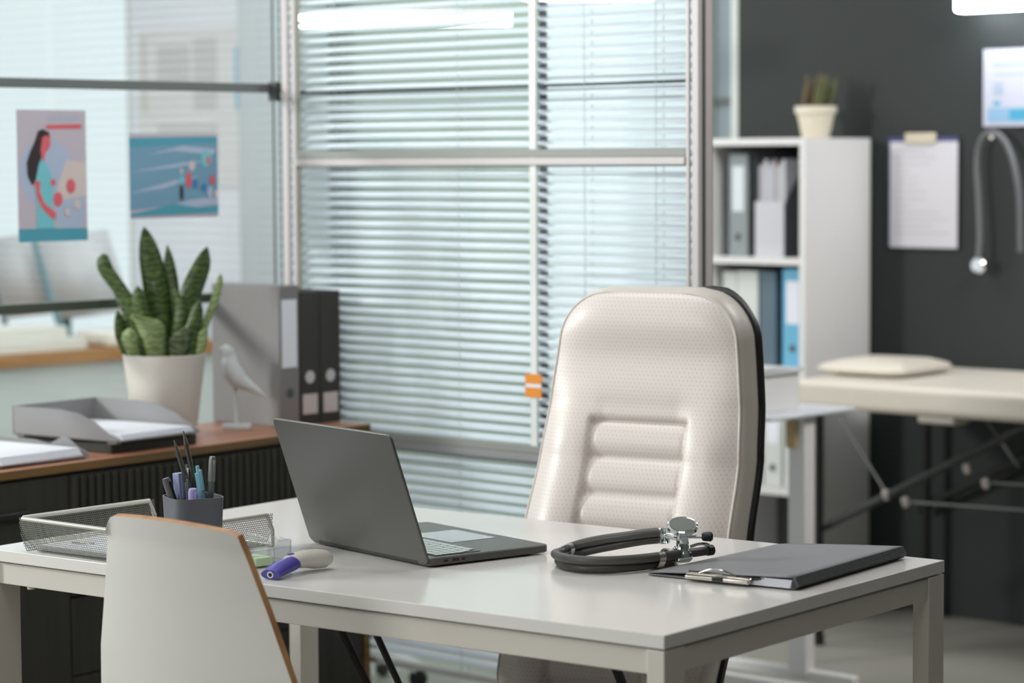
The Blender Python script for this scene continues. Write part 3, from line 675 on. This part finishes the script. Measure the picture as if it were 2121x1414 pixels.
# ---- potted snake plant
PC = Vector((-4.485, 3.765, ZS))
pl = thing('potted_snake_plant', 'snake plant in a white round pot on the sideboard', 'potted plant', PC, 0)
potm = mat('white ceramic pot', (206, 200, 192), .45, noise=.01)
MB().lathe([(0, 0), (.066, 0), (.070, .004), (.093, .178), (.094, .184), (.090, .185), (.087, .178), (.084, .160), (0, .160)], 56).build('pot', potm, pl)
MB().lathe([(0, .165), (.086, .163)], 40).build('soil', mat('dark soil', (38, 30, 22), .9, noise=.3, nscale=60, bump=1), pl)
def leafmat(name, c1, c2, edge):
    m = mat(name, c1, .45); N = m.node_tree.nodes; L = m.node_tree.links
    tc = N.new('ShaderNodeTexCoord'); wv = N.new('ShaderNodeTexWave'); wv.bands_direction = 'Z'; wv.inputs['Scale'].default_value = 22; wv.inputs['Distortion'].default_value = 9; wv.inputs['Detail'].default_value = 3; wv.inputs['Detail Scale'].default_value = 2
    L.new(tc.outputs['Object'], wv.inputs['Vector']); cr = N.new('ShaderNodeValToRGB'); cr.color_ramp.elements[0].color = lin(c1) + (1,); cr.color_ramp.elements[1].color = lin(c2) + (1,)
    cr.color_ramp.elements[0].position = .25; cr.color_ramp.elements[1].position = .8
    L.new(wv.outputs['Fac'], cr.inputs[0]); L.new(cr.outputs[0], N['Principled BSDF'].inputs['Base Color']); return m
lg = leafmat('banded green leaf', (38, 58, 22), (76, 96, 44), None); lp = leafmat('pale green leaf', (120, 142, 84), (158, 172, 124), None); lgr = leafmat('grey green leaf', (66, 80, 54), (112, 122, 92), None)
sc_ = 1 / 931.
leaves = [  # path in picture-like offsets (right, up, away) from the pot rim centre, in 1/931 m; half width; material; face turn
    ([(-25, -20, 5), (-18, 60, 8), (-15, 140, 10), (-28, 215, 12), (-40, 272, 12)], 27, lg, .2),
    ([(10, -20, 22), (8, 70, 26), (8, 150, 30), (6, 233, 34)], 20, lg, -.4),
    ([(42, -20, 0), (50, 60, 2), (60, 130, 6), (82, 190, 8), (92, 230, 8)], 24, lg, .5),
    ([(-55, -20, 0), (-66, 50, -4), (-78, 110, -6), (-100, 148, -8), (-122, 182, -8), (-128, 205, -8), (-122, 217, -8)], 21, lg, -.5),
    ([(-60, -20, 10), (-76, 80, 12), (-92, 130, 14), (-112, 175, 16), (-121, 215, 16)], 12, lgr, .5),
    ([(62, -20, 15), (84, 60, 18), (104, 110, 20), (116, 150, 20), (119, 172, 20)], 8, lp, .2),
    ([(30, -20, 25), (48, 80, 28), (60, 150, 30), (66, 200, 32)], 15, lg, .9),
    ([(-38, -20, -18), (-46, 50, -22), (-50, 110, -24), (-50, 150, -24)], 20, lg, -.3),
    ([(-8, -20, -30), (-8, 40, -46), (-22, 76, -66), (-52, 92, -84)], 30, lp, .5),
    ([(-52, -20, -22), (-62, 20, -30), (-68, 45, -34), (-66, 62, -34)], 17, lp, .2),
    ([(28, -20, -28), (34, 20, -34), (42, 45, -38), (48, 62, -38)], 21, lgr, .2),
    ([(70, -20, -5), (76, 15, -8), (82, 40, -8), (90, 62, -8)], 13, lp, .4),
    ([(-4, -20, 8), (0, 60, 10), (-6, 130, 12), (-12, 180, 14)], 19, lg, .5),
    ([(16, -20, -8), (22, 50, -10), (28, 100, -10), (26, 145, -10)], 19, lg, -.6),
    ([(52, -20, -15), (58, 40, -18), (68, 80, -20), (78, 118, -20)], 17, lg, .1),
    ([(-30, -20, 28), (-36, 60, 30), (-34, 120, 34), (-24, 170, 38)], 17, lgr, .1),
    ([(-68, -20, -4), (-82, 30, -8), (-88, 62, -8), (-96, 96, -8)], 15, lg, .6),
]
for path, hwid, mm, tw in leaves:
    P = smoothpath([v_ax * a * sc_ + f_ax * c * sc_ + Vector((0, 0, .18 + b * sc_)) for a, b, c in path], 6); m = MB(); vs = []; n_ = len(P)
    wdir = (v_ax * math.cos(tw) + f_ax * math.sin(tw))
    for i, p in enumerate(P):
        t = i / (n_ - 1); ww = hwid * sc_ * (min(1, .62 + t * .9) if t < .5 else 1) * (1 - max(0, (t - .5) / .5) ** 2.0) ** .8 + .0004
        wob = .12 * math.sin(t * 9 + hwid); wd = Matrix.Rotation(wob, 3, 'Z') @ wdir; nn = Vector((0, 0, 1)).cross(wd).normalized()
        for s in (-1, -.5, 0, .5, 1): vs.append(p + wd * ww * s + nn * (abs(s) ** 1.5) * ww * .45)
    m.add(vs, [(i * 5 + k, i * 5 + k + 1, (i + 1) * 5 + k + 1, (i + 1) * 5 + k) for i in range(n_ - 1) for k in range(4)])
    m.build('leaf', mm, pl, solid=.0018, smooth=70)

# ---- grey letter trays with papers on the sideboard
def greytray(loc, rotz, label, h=.066, curve=True, sheets=3, zz=0.0):
    t = thing('letter_tray', label, 'letter tray', loc, rotz, 'grey letter trays on the sideboard')
    X0, X1, Y0, Y1 = -.32, 0, -.125, .125
    gm_ = mat('light grey tray plastic', (140, 139, 141), .5)
    BX(X0, X1, Y0, Y1, .004, .007).build('tray_floor', gm_, t)
    side = [(X0, .004), (X1, .004), (X1, .012), (X1 - .03, .022), (X1 - .07, .045), (X1 - .12, h - .006), (X1 - .17, h), (X0, h)]
    for y in (Y0, Y1 - .003): MB().prism(side, 0, .003, R=Matrix(((1, 0, 0), (0, 0, 1), (0, 1, 0))), o=(0, y, 0)).build('side_wall', gm_, t)
    BX(X0, X0 + .003, Y0, Y1, .004, h).build('back_wall', gm_, t)
    for x in (X0 + .02, X1 - .02):
        for y in (Y0 + .01, Y1 - .01): BX(x - .012, x + .012, y - .008, y + .008, 0, .004).build('foot', gm_, t)
    p = thing('paper_stack', 'white papers in the ' + label, 'paper', Vector(loc) + Vector((0, 0, .0075)), rotz + .03, 'papers in the grey letter trays')
    for k in range(sheets): BX(X0 + .015, X1 + .0 - .004 * k, Y0 + .012, Y1 - .014, k * .004, k * .004 + .0036).build('sheet', paper, p)
    return t
fld = thing('document_folder', 'flat dark folder under the rear grey tray on the sideboard', 'folder', (-4.285, 3.50, ZS), math.radians(3))
BX(-.30, .005, -.06, .19, 0, .022).build('folder_cover', mat('charcoal folder', (46, 48, 44), .5), fld, bevel=.003)
greytray((-4.262, 3.560, ZS + .0225), math.radians(6), 'light grey letter tray nearest the potted plant', sheets=3)
greytray((-4.242, 3.235, ZS), math.radians(4), 'light grey letter tray at the near end of the sideboard', h=.03, sheets=4)

# ------------------------------------------------------------------ posters on the left glass
def poster(name, label, loc, w_, h_, shapes, mats, th_=.0006, axis='x', cat='poster'):
    """sheet in the local yz plane facing +x; shapes = (material index, polygon[(y,z)]) in 0..1"""
    t = MB(); t.box(0, th_, 0, w_, 0, h_)
    for j, (mi, poly) in enumerate(shapes):
        t.mi = mi; n = len(poly); xx = th_ + .00015 * (j + 1); t.add([(xx, a * w_, b * h_) for a, b in poly], [tuple(range(n))])
    o = t.build(name, mats, loc=loc, smooth=0); return tag(o, label, cat)
def ell(cx, cy, rx, ry, n=20): return [(cx + rx * math.cos(2 * PI * k / n), cy + ry * math.sin(2 * PI * k / n)) for k in range(n)]
pm = lambda n, c: mat(n, c, .6)
cols = [pm('poster mauve grey', (196, 186, 198)), pm('poster teal', (80, 160, 180)), pm('poster coral', (220, 100, 110)), pm('poster dark brown', (50, 34, 36)), pm('poster aqua', (120, 200, 210)), pm('poster pale blue', (176, 190, 214)), pm('poster cream', (216, 200, 196)), pm('poster blue', (60, 130, 190)), pm('poster sea blue', (118, 160, 186))]
pw = [(5, ell(.42, .52, .40, .26)), (5, ell(.75, .25, .22, .2)), (6, [(.5, .3), (1, .35), (1, .6), (.7, .62)]), (1, [(0, 0), (1, 0), (1, .095), (0, .10)]),
      (2, [(.42, .855), (.93, .86), (.93, .895), (.42, .885)]), (5, [(.46, .93), (.9, .935), (.9, .95), (.46, .945)]),
      (4, [(.26, .10), (.52, .10), (.50, .2), (.47, .28), (.50, .40), (.50, .48), (.44, .56), (.34, .63), (.25, .60), (.22, .45), (.27, .28)]),
      (3, [(.30, .84), (.37, .855), (.46, .83), (.47, .79), (.40, .77), (.36, .66), (.30, .58), (.25, .45), (.20, .43), (.14, .50), (.13, .60), (.18, .68), (.25, .76)]),
      (2, [(.36, .79), (.42, .81), (.47, .79), (.475, .73), (.43, .69), (.40, .68), (.38, .61), (.34, .64), (.33, .70)]),
      (2, [(.23, .46), (.32, .46), (.31, .38), (.38, .29), (.53, .22), (.53, .17), (.46, .18), (.34, .25), (.27, .33)]),
      (2, ell(.57, .32, .065, .055)), (2, ell(.76, .42, .065, .055)), (2, ell(.50, .45, .04, .025)), (6, ell(.85, .28, .05, .04)), (6, ell(.7, .22, .04, .03))]
poster('poster', 'portrait mauve poster of a long-haired woman in a teal dress on the left glass', (XC + .0055, 3.485, 1.224), .193, .294, pw, cols)
pb = [(1, [(0, .84), (1, .90), (1, .97), (0, .95)]), (8, [(0, .1), (1, .2), (1, .9), (0, .84)]), (5, [(.2, .75), (.6, .86), (.98, .82), (.95, .75), (.5, .8)]), (5, [(.0, .55), (.6, .66), (.9, .68), (.5, .60)]), (5, [(.0, .3), (.5, .45), (.8, .5), (.4, .36)]),
      (1, [(0, .03), (1, .05), (1, .14), (.75, .12), (.5, .17), (.3, .12), (0, .06)]), (5, [(.5, .17), (.75, .12), (1, .16), (1, .24), (.7, .22)]),
      (6, ell(.70, .62, .035, .06)), (2, ell(.66, .45, .035, .1)), (7, ell(.73, .4, .03, .06)), (7, ell(.83, .36, .03, .05)), (4, ell(.86, .7, .06, .1)), (2, ell(.885, .68, .02, .06)), (3, ell(.575, .30, .02, .1)), (4, ell(.575, .46, .022, .07)), (6, ell(.575, .56, .018, .03)), (2, ell(.93, .45, .03, .06)), (5, ell(.9, .3, .03, .08)), (6, ell(.97, .28, .025, .05))]
P2 = poster('poster', 'landscape blue poster with small figures on the left glass above the plant', (XC + .0055, 3.802, 1.269), .270, .197, pb, cols)

# ------------------------------------------------------------------ beyond the left glass
fp = MB(); fp.box(0, .75, 0, .003, 0, .62)
def flat(m, mi, x0, x1, z0, z1, k=1): m.mi = mi; m.add([(x0, -.0005 * k, z0), (x1, -.0005 * k, z0), (x1, -.0005 * k, z1), (x0, -.0005 * k, z1)], [(0, 1, 2, 3)])
for x0, x1, z0, z1, mi in ((.03, .05, .3, .6, 1), (.12, .32, .4, .56, 2), (.34, .48, .3, .58, 2), (.12, .48, .1, .25, 2), (.585, .655, .30, .54, 3), (.605, .635, .22, .58, 3), (.68, .70, .05, .6, 1)): flat(fp, mi, x0, x1, z0, z1)
tag(fp.build('wall_chart', [pm('chart white', (226, 224, 224)), pm('chart beige', (204, 194, 188)), pm('chart pale grey', (206, 204, 204)), pm('chart sky blue', (110, 186, 214))], loc=(-8.05, 6.642, 1.30), smooth=0), 'pale wall chart with a light blue figure seen through the left glass', 'poster')
cd = thing('corridor_desk', 'wooden desk top over a white panel seen through the left glass', 'desk', (-6.9, 3.6, 0), 0)
BX(-.6, 0, 0, 2.5, .725, .765).build('table_top', wood('honey oak', (150, 104, 50), (178, 126, 72), 1), cd, bevel=.002)
BX(-.58, -.03, .03, 2.47, 0, .725).build('front_panel', mat('pale panel', (206, 212, 210), .6), cd)
bk = mat('cream paper pages', (224, 222, 214), .8)
for k, (x, y, a, b, h) in enumerate(((-7.04, 5.2, .22, .56, .045), (-7.05, 5.25, .18, .34, .08))):
    o = BX(-a / 2, a / 2, -b / 2, b / 2, 0, .04).build('paper_stack', bk, loc=(x, y, .766 + .041 * k), bevel=.004); tag(o, ('broad low stack of papers on the desk beyond the left glass', 'smaller stack of papers on top of the broad one beyond the left glass')[k], 'paper')
tag(BX(-.1, .1, -.12, .12, 0, .05).build('paper_stack', bk, loc=(-7.05, 5.72, .766), bevel=.01), 'stack of papers seen just left of the snake plant beyond the glass', 'paper')
ds = thing('display_stand', 'grey tilted document display stand on the desk beyond the left glass', 'document stand', (-7.30, 5.68, .766), 0)
pg_ = mat('grey display page', (186, 188, 192), .5); teal = mat('teal plastic edge', (88, 136, 146), .4); dte = mat('dark edge', (96, 106, 110), .4)
MB().lathe([(0, 0), (.09, 0), (.09, .015), (0, .018)], 32).build('base_plate', mgrey, ds)
MB().tube([(0, 0, .015), (0, 0, .12)], .018, 16).build('pole', teal, ds)
for k, (a0, em) in enumerate(((-.20, dte), (.0, teal))):
    m = MB(); p0 = v_ax * a0
    def pgp(a, h): return v_ax * (a0 + a - h * .28) + f_ax * (-.05 * k) + Vector((0, 0, h))
    w_ = .27
    m.add([pgp(0, .08), pgp(w_, .08 + .03), pgp(w_, .40), pgp(0, .36)], [(0, 1, 2, 3)])
    o = m.build('display_page', pg_, ds, solid=.006)
    MB().tube([pgp(0, .06), pgp(0, .37)], .011, 10).build('page_edge', em, o)
# ---- pendant lamp beyond the blinds
lampm = mat('lamp diffuser', (255, 255, 255), .5, emit=(240, 248, 255), estr=14)
def pxat(px, py, d): return Vector((0, 0, 1.4)) + (RIGHT * ((px - 1060.5) / F_PX) + DOWN * ((py - 707) / F_PX) + FWD) * d
a_, b_ = Vector((-5.602, 5.245, 1.815)), Vector((-5.141, 5.663, 1.817))
pe = thing('linear_pendant_lamp', 'long glowing linear lamp hanging behind the blinds', 'lamp', (a_ + b_) / 2)
dv = (b_ - a_) / 2
MB().tube([-dv, dv], .019, 16).build('diffuser', lampm, pe)
MB().tube([-dv + Vector((0, 0, .024)), dv + Vector((0, 0, .024))], .008, 8).build('housing', alu, pe)
for s in (-.7, .7): MB().tube([dv * s + Vector((0, 0, .024)), dv * s + Vector((0, 0, .97))], .002, 6).build('suspension_wire', alu, pe)
# ---- white rolling base seen below the blinds
rs = thing('rolling_stool', 'white star base on black casters seen under the desk beyond the glass', 'stool', (-4.86, 4.72, 0), .3)
for k in range(5):
    a = math.radians(72 * k + 20); c_, s_ = math.cos(a), math.sin(a)
    MB().tube(smoothpath([(0, 0, .10), (c_ * .08, s_ * .08, .10), (c_ * .17, s_ * .17, .055)], 4), .018, 12).build('base_arm', shelf_w, rs)
    MB().lathe([(0, -.014), (.024, -.012), (.026, 0), (.024, .012), (0, .014)], 18, R=Rz(a) @ Rx(PI / 2), o=(c_ * .17, s_ * .17, .027)).build('caster', black, rs)
MB().tube([(0, 0, .09), (0, 0, .38)], .022, 14).build('column', shelf_w, rs)
MB().lathe([(0, .37), (.15, .37), (.165, .385), (.165, .405), (.15, .42), (0, .425)], 36).build('seat', shelf_w, rs)
# ---- orange tag on the mullion
tg = MB(); tg.box(-.024, .024, -.002, .0, 0, .0225); tg.box(-.024, .024, -.002, .0, .030, .052); tg.mi = 1; tg.box(-.023, .023, -.0018, .0, .0225, .030)
tag(tg.build('orange_tag', [mat('orange plastic', (226, 140, 40), .5), paper], loc=(-3.789, 4.2428, .873)), 'small orange tag on the glazing bar just left of the cream chair', 'tag')

# ------------------------------------------------------------------ shelf unit against the dark wall
SX0, SX1, SYF, SYB = -4.905, -4.532, 6.30, 6.645
shf = thing('shelf_unit', 'tall white open shelf unit against the dark wall', 'shelf', (SX0, SYF, 0))
wS = SX1 - SX0; dS = SYB - SYF; tk = .02
levels = [.02, .375, .745, 1.078, 1.44]
BX(0, tk, 0, dS, 0, 1.461).build('side_panel', shelf_w, shf, bevel=.001)
BX(wS - tk, wS, 0, dS, 0, 1.461).build('side_panel', shelf_w, shf, bevel=.001)
for z in levels: BX(tk, wS - tk, .0, dS - .004, z, z + .021).build('shelf_board', shelf_w, shf, bevel=.001)
BX(tk, wS - tk, dS - .004, dS, .0, 1.46).build('back_panel', mat('dark grey back', (90, 92, 90), .7), shf)  # plain dark grey back panel
def xbinder(label, x, z, w_, h, m, lab=True, hole=True, name='ring_binder', lab_m=None, group=None):
    """spine faces -y"""
    t = thing(name, label, 'binder', (x, SYF + .035, z), 0, group)
    BX(0, w_, 0, .27, 0, h).build('cover', m, t, bevel=.003)
    if lab: BX(w_ * .2, w_ * .8, -.0008, 0, h * .44, h * .88).build('spine_label', lab_m or paper, t)
    if hole:
        MB().lathe([(.006, 0), (.011, 0), (.011, .0016), (.006, .0016)], 20, R=Rx(PI / 2), o=(w_ / 2, 0, h * .19)).build('finger_ring', dgrey, t)
        MB().lathe([(0, .0004), (.0085, .0004)], 20, R=Rx(PI / 2), o=(w_ / 2, 0, h * .19)).build('finger_hole', black, t)
    return t
zz = levels[3] + .0215
xbinder('grey ring binder at the left of the top shelf', -4.845, zz, .072, .315, mat('blue grey binder', (132, 140, 142), .6), lab_m=mat('pale label', (205, 212, 216), .7))
mf = thing('magazine_file', 'white magazine file full of papers on the top shelf', 'magazine file', (-4.742, SYF + .035, zz))
BX(0, .003, 0, .26, 0, .30).build('case_side', dgrey, mf); BX(.14, .143, 0, .26, 0, .30).build('case_side', dgrey, mf) if False else None
MB().prism([(0, 0), (.26, 0), (.26, .31), (.13, .31), (0, .16)], 0, .003, R=Matrix(((0, 0, 1), (1, 0, 0), (0, 1, 0))), o=(.108, 0, 0)).build('case_side', dgrey, mf)
BX(0, .108, -.002, 0, 0, .17).build('case_front', mat('pale grey card', (190, 190, 196), .6), mf); BX(0, .108, 0, .26, 0, .003).build('case_floor', dgrey, mf)
for k, c_ in enumerate(((190, 190, 204), (176, 168, 166), (196, 196, 206), (170, 176, 190), (200, 198, 200), (150, 140, 142), (190, 194, 208), (182, 178, 174), (196, 198, 206))):
    tag(BX(0, .0098, 0, .22, 0, .275 + .02 * ((k * 7) % 3) / 2).build('brochure', mat('brochure %d' % k, c_, .7), loc=(-4.742 + .005 + k * .0112, SYF + .045, zz + .0035)), 'thin pale brochure standing in the white magazine file', 'brochure', 'brochures in the white magazine file')
zz = levels[2] + .0215
xbinder('white binder at the left of the second shelf', -4.87, zz, .055, .285, mat('white binder', (204, 208, 204), .6), lab=False, hole=False, group='white binders on the second shelf')
xbinder('white binder between its white neighbour and the slate binder', -4.813, zz, .08, .288, mat('white binder', (204, 208, 204), .6), lab=False, hole=False, group='white binders on the second shelf')
xbinder('dark slate blue binder next to the bright blue one', -4.725, zz, .06, .288, mat('slate blue binder', (84, 104, 116), .6), lab=False, hole=False)
xbinder('bright blue ring binder with white label at the right of the second shelf', -4.640, zz, .076, .298, mat('bright blue binder', (104, 176, 208), .55))
zz = levels[1] + .0215
for k, x in enumerate((-4.86, -4.785, -4.71, -4.635)):
    xbinder(('white ring binder at the left of the third shelf', 'second white ring binder from the left on the third shelf', 'third white ring binder from the left on the third shelf', 'white ring binder at the right of the third shelf')[k], x, zz, .068, .30, mat('white binder', (204, 208, 204), .6), group='white ring binders on the third shelf')
# potted plant on the shelf
sp = thing('potted_succulent', 'spiky succulent in a cream pot on top of the shelf unit', 'potted plant', (-4.635, 6.50, 1.4615))
MB().lathe([(0, 0), (.040, 0), (.043, .004), (.057, .074), (.064, .076), (.065, .098), (.060, .098), (.055, .085), (0, .085)], 40).build('pot', mat('cream ceramic', (214, 206, 186), .5), sp)
for k in range(44):
    a = random.uniform(0, 2 * PI); r = random.uniform(.005, .04); l = random.uniform(.075, .125); ln = random.uniform(.0, .5)
    p = Vector((math.cos(a) * r, math.sin(a) * r, .08)); d = Vector((math.cos(a) * ln * .6 + .18, math.sin(a) * ln * .6 + .1, 1)).normalized()
    MB().tube([p, p + d * l * .6, p + d * l], [.007, .006, .001], 8).build('leaf', mat('olive succulent', (86, 92, 56), .6) if k % 3 else mat('brown succulent', (98, 80, 56), .6), sp)

# ------------------------------------------------------------------ wall items on the dark wall
cb = thing('clipboard', 'navy clipboard with a written sheet on the dark wall', 'clipboard', (-4.462, 6.642, 1.13))
BX(0, .25, -.003, 0, 0, .332).build('board', mat('navy board', (50, 54, 110), .5), cb, bevel=.002)
shb = MB(); shb.box(.008, .250, -.0045, -.0032, -.004, .318)
shb.mi = 1
for k in range(13):
    zc = .29 - k * .021; wl = random.uniform(.08, .2) if k not in (3, 8) else .05; shb.add([(.03, -.0047, zc), (.03 + wl, -.0047, zc), (.03 + wl, -.0047, zc + .004), (.03, -.0047, zc + .004)], [(0, 1, 2, 3)])
shb.build('sheet', [mat('grey white sheet', (200, 198, 204), .7), mat('printed grey line', (178, 176, 184), .7)], cb, smooth=0)
BX(.065, .175, -.012, -.004, .312, .345).build('clip', mat('cream metal clip', (190, 180, 158), .4), cb, bevel=.003)
pq = MB(); pq.box(0, .33, -.002, 0, 0, .229)
for mi, x0, x1, z0, z1 in ((1, .015, .33, .012, .055), (2, .09, .2, .018, .05), (2, .035, .06, .062, .075), (3, .03, .3, .175, .19), (3, .04, .3, .15, .158), (3, .035, .07, .09, .13)): pq.mi = mi; pq.add([(x0, -.0024 - .0001 * mi, z0), (x1, -.0024 - .0001 * mi, z0), (x1, -.0024 - .0001 * mi, z1), (x0, -.0024 - .0001 * mi, z1)], [(0, 1, 2, 3)])
tag(pq.build('wall_notice', [mat('white notice', (182, 184, 198), .6), pm('notice pale blue', (130, 166, 196)), pm('notice cyan', (60, 150, 184)), pm('notice grey blue', (156, 168, 186))], loc=(-4.126, 6.642, 1.491), smooth=0), 'white and blue printed notice high on the dark wall', 'notice')
hs = thing('stethoscope', 'grey stethoscope hanging on the dark wall right of the clipboard', 'stethoscope', (-4.03, 6.60, 1.40))
hp = [(-.083, 0, -.30), (-.082, .005, -.24), (-.090, .01, -.12), (-.098, .012, -.03), (-.092, .012, .03), (-.070, .01, .065), (-.035, .008, .07), (.0, .008, .045), (.030, .008, -.02), (.05, .008, -.12), (.055, .008, -.28)]
MB().tube(smoothpath(hp, 8), .0095, 12).build('tube', mat('grey tube', (92, 94, 96), .4), hs)
MB().lathe([(0, -.01), (.018, -.01), (.025, -.003), (.025, .004), (.02, .01), (0, .011)], 32, R=Rx(PI / 2) , o=(-.083, .0, -.322)).build('chest_piece', chrome, hs)
MB().tube([(-.035, .03, .058), (-.035, -.012, .058)], .006, 10).build('hook', steel, hs)
wl = thing('wall_lamp', 'long glowing linear lamp on the dark wall above the exam table', 'lamp', (-3.55, 6.56, 1.85))
BX(-.61, .6, -.03, .03, -.022, .022).build('diffuser', mat('wall lamp diffuser', (255, 255, 255), .5, emit=(240, 246, 255), estr=20), wl, bevel=.008)
for x in (-.45, .45): BX(x - .02, x + .02, .028, .086, -.012, .012).build('wall_mount', alu, wl)

# ------------------------------------------------------------------ exam table
et = thing('exam_table', 'cream padded examination table on black folding legs by the dark wall', 'examination table', (-4.345, 5.975, 0))
pad = mat('cream vinyl', (208, 201, 188), .38, noise=.02)
BX(0, 1.9, 0, .66, .688, .768).build('padded_top', pad, et, bevel=.018, seg=5)
BX(.42, .54, .01, .10, .667, .69).build('headrest_socket', pad, et, bevel=.008)
for x in (.07, 1.8):
    for y in (.04, .60):
        MB().tube([(x, y, .69), (x, y, .02)], .0125, 12).build('leg', blackmetal, et)
        MB().lathe([(0, 0), (.017, 0), (.017, .03), (.012, .032), (0, .032)], 16, o=(x, y, 0)).build('rubber_foot', black, et)
MB().tube([(.04, .075, .325), (.74, .075, .68)], .012, 12).build('diagonal_strut', mat('dark grey tube', (58, 60, 60), .4, metal=.4), et)
MB().tube([(1.83, .075, .325), (1.13, .075, .68)], .012, 12).build('diagonal_strut', MATS['dark grey tube'], et)
MB().tube([(.03, .62, .33), (.74, .62, .68)], .012, 12).build('diagonal_strut', blackmetal, et)
for p0, p1 in (((.12, .075, .66), (.28, .075, .45)), ((.46, .30, .66), (.57, .30, .53)), ((.345, .075, .435), (1.53, .075, .465)), ((.60, .075, .51), (1.30, .075, .53))):
    MB().tube([p0, p1], .0035, 8).build('brace_rod', mat('grey cable', (120, 122, 122), .35, metal=.5), et)
for p in ((.28, .07, .45), (.345, .07, .435), (.545, .07, .545), (.605, .07, .508)):
    MB().lathe([(0, -.014), (.010, -.012), (.012, 0), (.010, .012), (0, .014)], 16, R=Rx(.5), o=p).build('brace_joint', mat('pale joint', (200, 192, 190), .3, metal=.4), et)
pi_ = MB(); pi_.lathe([(0, 0), (.11, .001), (.142, .008), (.150, .019), (.142, .030), (.10, .044), (0, .050)], 56, sq=9, sy=1.1)
tag(pi_.build('small_pillow', pad, loc=(-4.243, 6.30, .7685), rotz=.06), 'flat cream pillow on the head end of the examination table', 'pillow')

# ------------------------------------------------------------------ white trolley
ty = thing('trolley', 'white metal medical trolley between the cream chair and the exam table', 'trolley', (-4.33, 5.2, 0))
tw = mat('white enamel', (222, 221, 220), .35)
BX(0, .49, 0, .37, .738, .748).build('top_tray', mat('pale grey steel top', (206, 210, 216), .25), ty, bevel=.003)
BX(.0, .03, .17, .23, .06, .738).build('post', tw, ty, bevel=.004); BX(.415, .470, .17, .215, .06, .738).build('post', tw, ty, bevel=.004)
BX(-.02, .61, .185, .215, .045, .075).build('base_bar', tw, ty, bevel=.005)
BX(-.02, .61, .02, .04, .05, .075).build('base_bar', tw, ty, bevel=.005)
BX(.415, .445, .16, .17, .655, .725).build('tan_label', mat('tan card', (186, 162, 118), .7), ty)
for x in (.0, .6):
    for y in (.03, .2): MB().lathe([(0, -.012), (.022, -.012), (.024, 0), (.022, .012), (0, .012)], 18, R=Rx(PI / 2), o=(x, y, .0245)).build('caster', black, ty)
bb = thing('storage_bin', 'white plastic bin standing on the trolley behind the cream chair', 'bin', (-4.20, 5.24, .7485))
t = MB(); x1, y1 = .27, .20
for a in ((0, x1, 0, .003), (0, x1, y1 - .003, y1), (0, .003, 0, y1), (x1 - .003, x1, 0, y1)): t.box(*a, 0, .098)
t.box(0, x1, 0, y1, 0, .003); t.build('bin_body', tw, bb, bevel=.001)
t = MB()
for a in ((-.008, x1 + .008, -.008, .004), (-.008, x1 + .008, y1 - .004, y1 + .008), (-.008, .004, -.008, y1 + .008), (x1 - .004, x1 + .008, -.008, y1 + .008)): t.box(*a, .098, .108)
t.build('bin_rim', mat('glossy white rim', (226, 228, 230), .2), bb, bevel=.002)
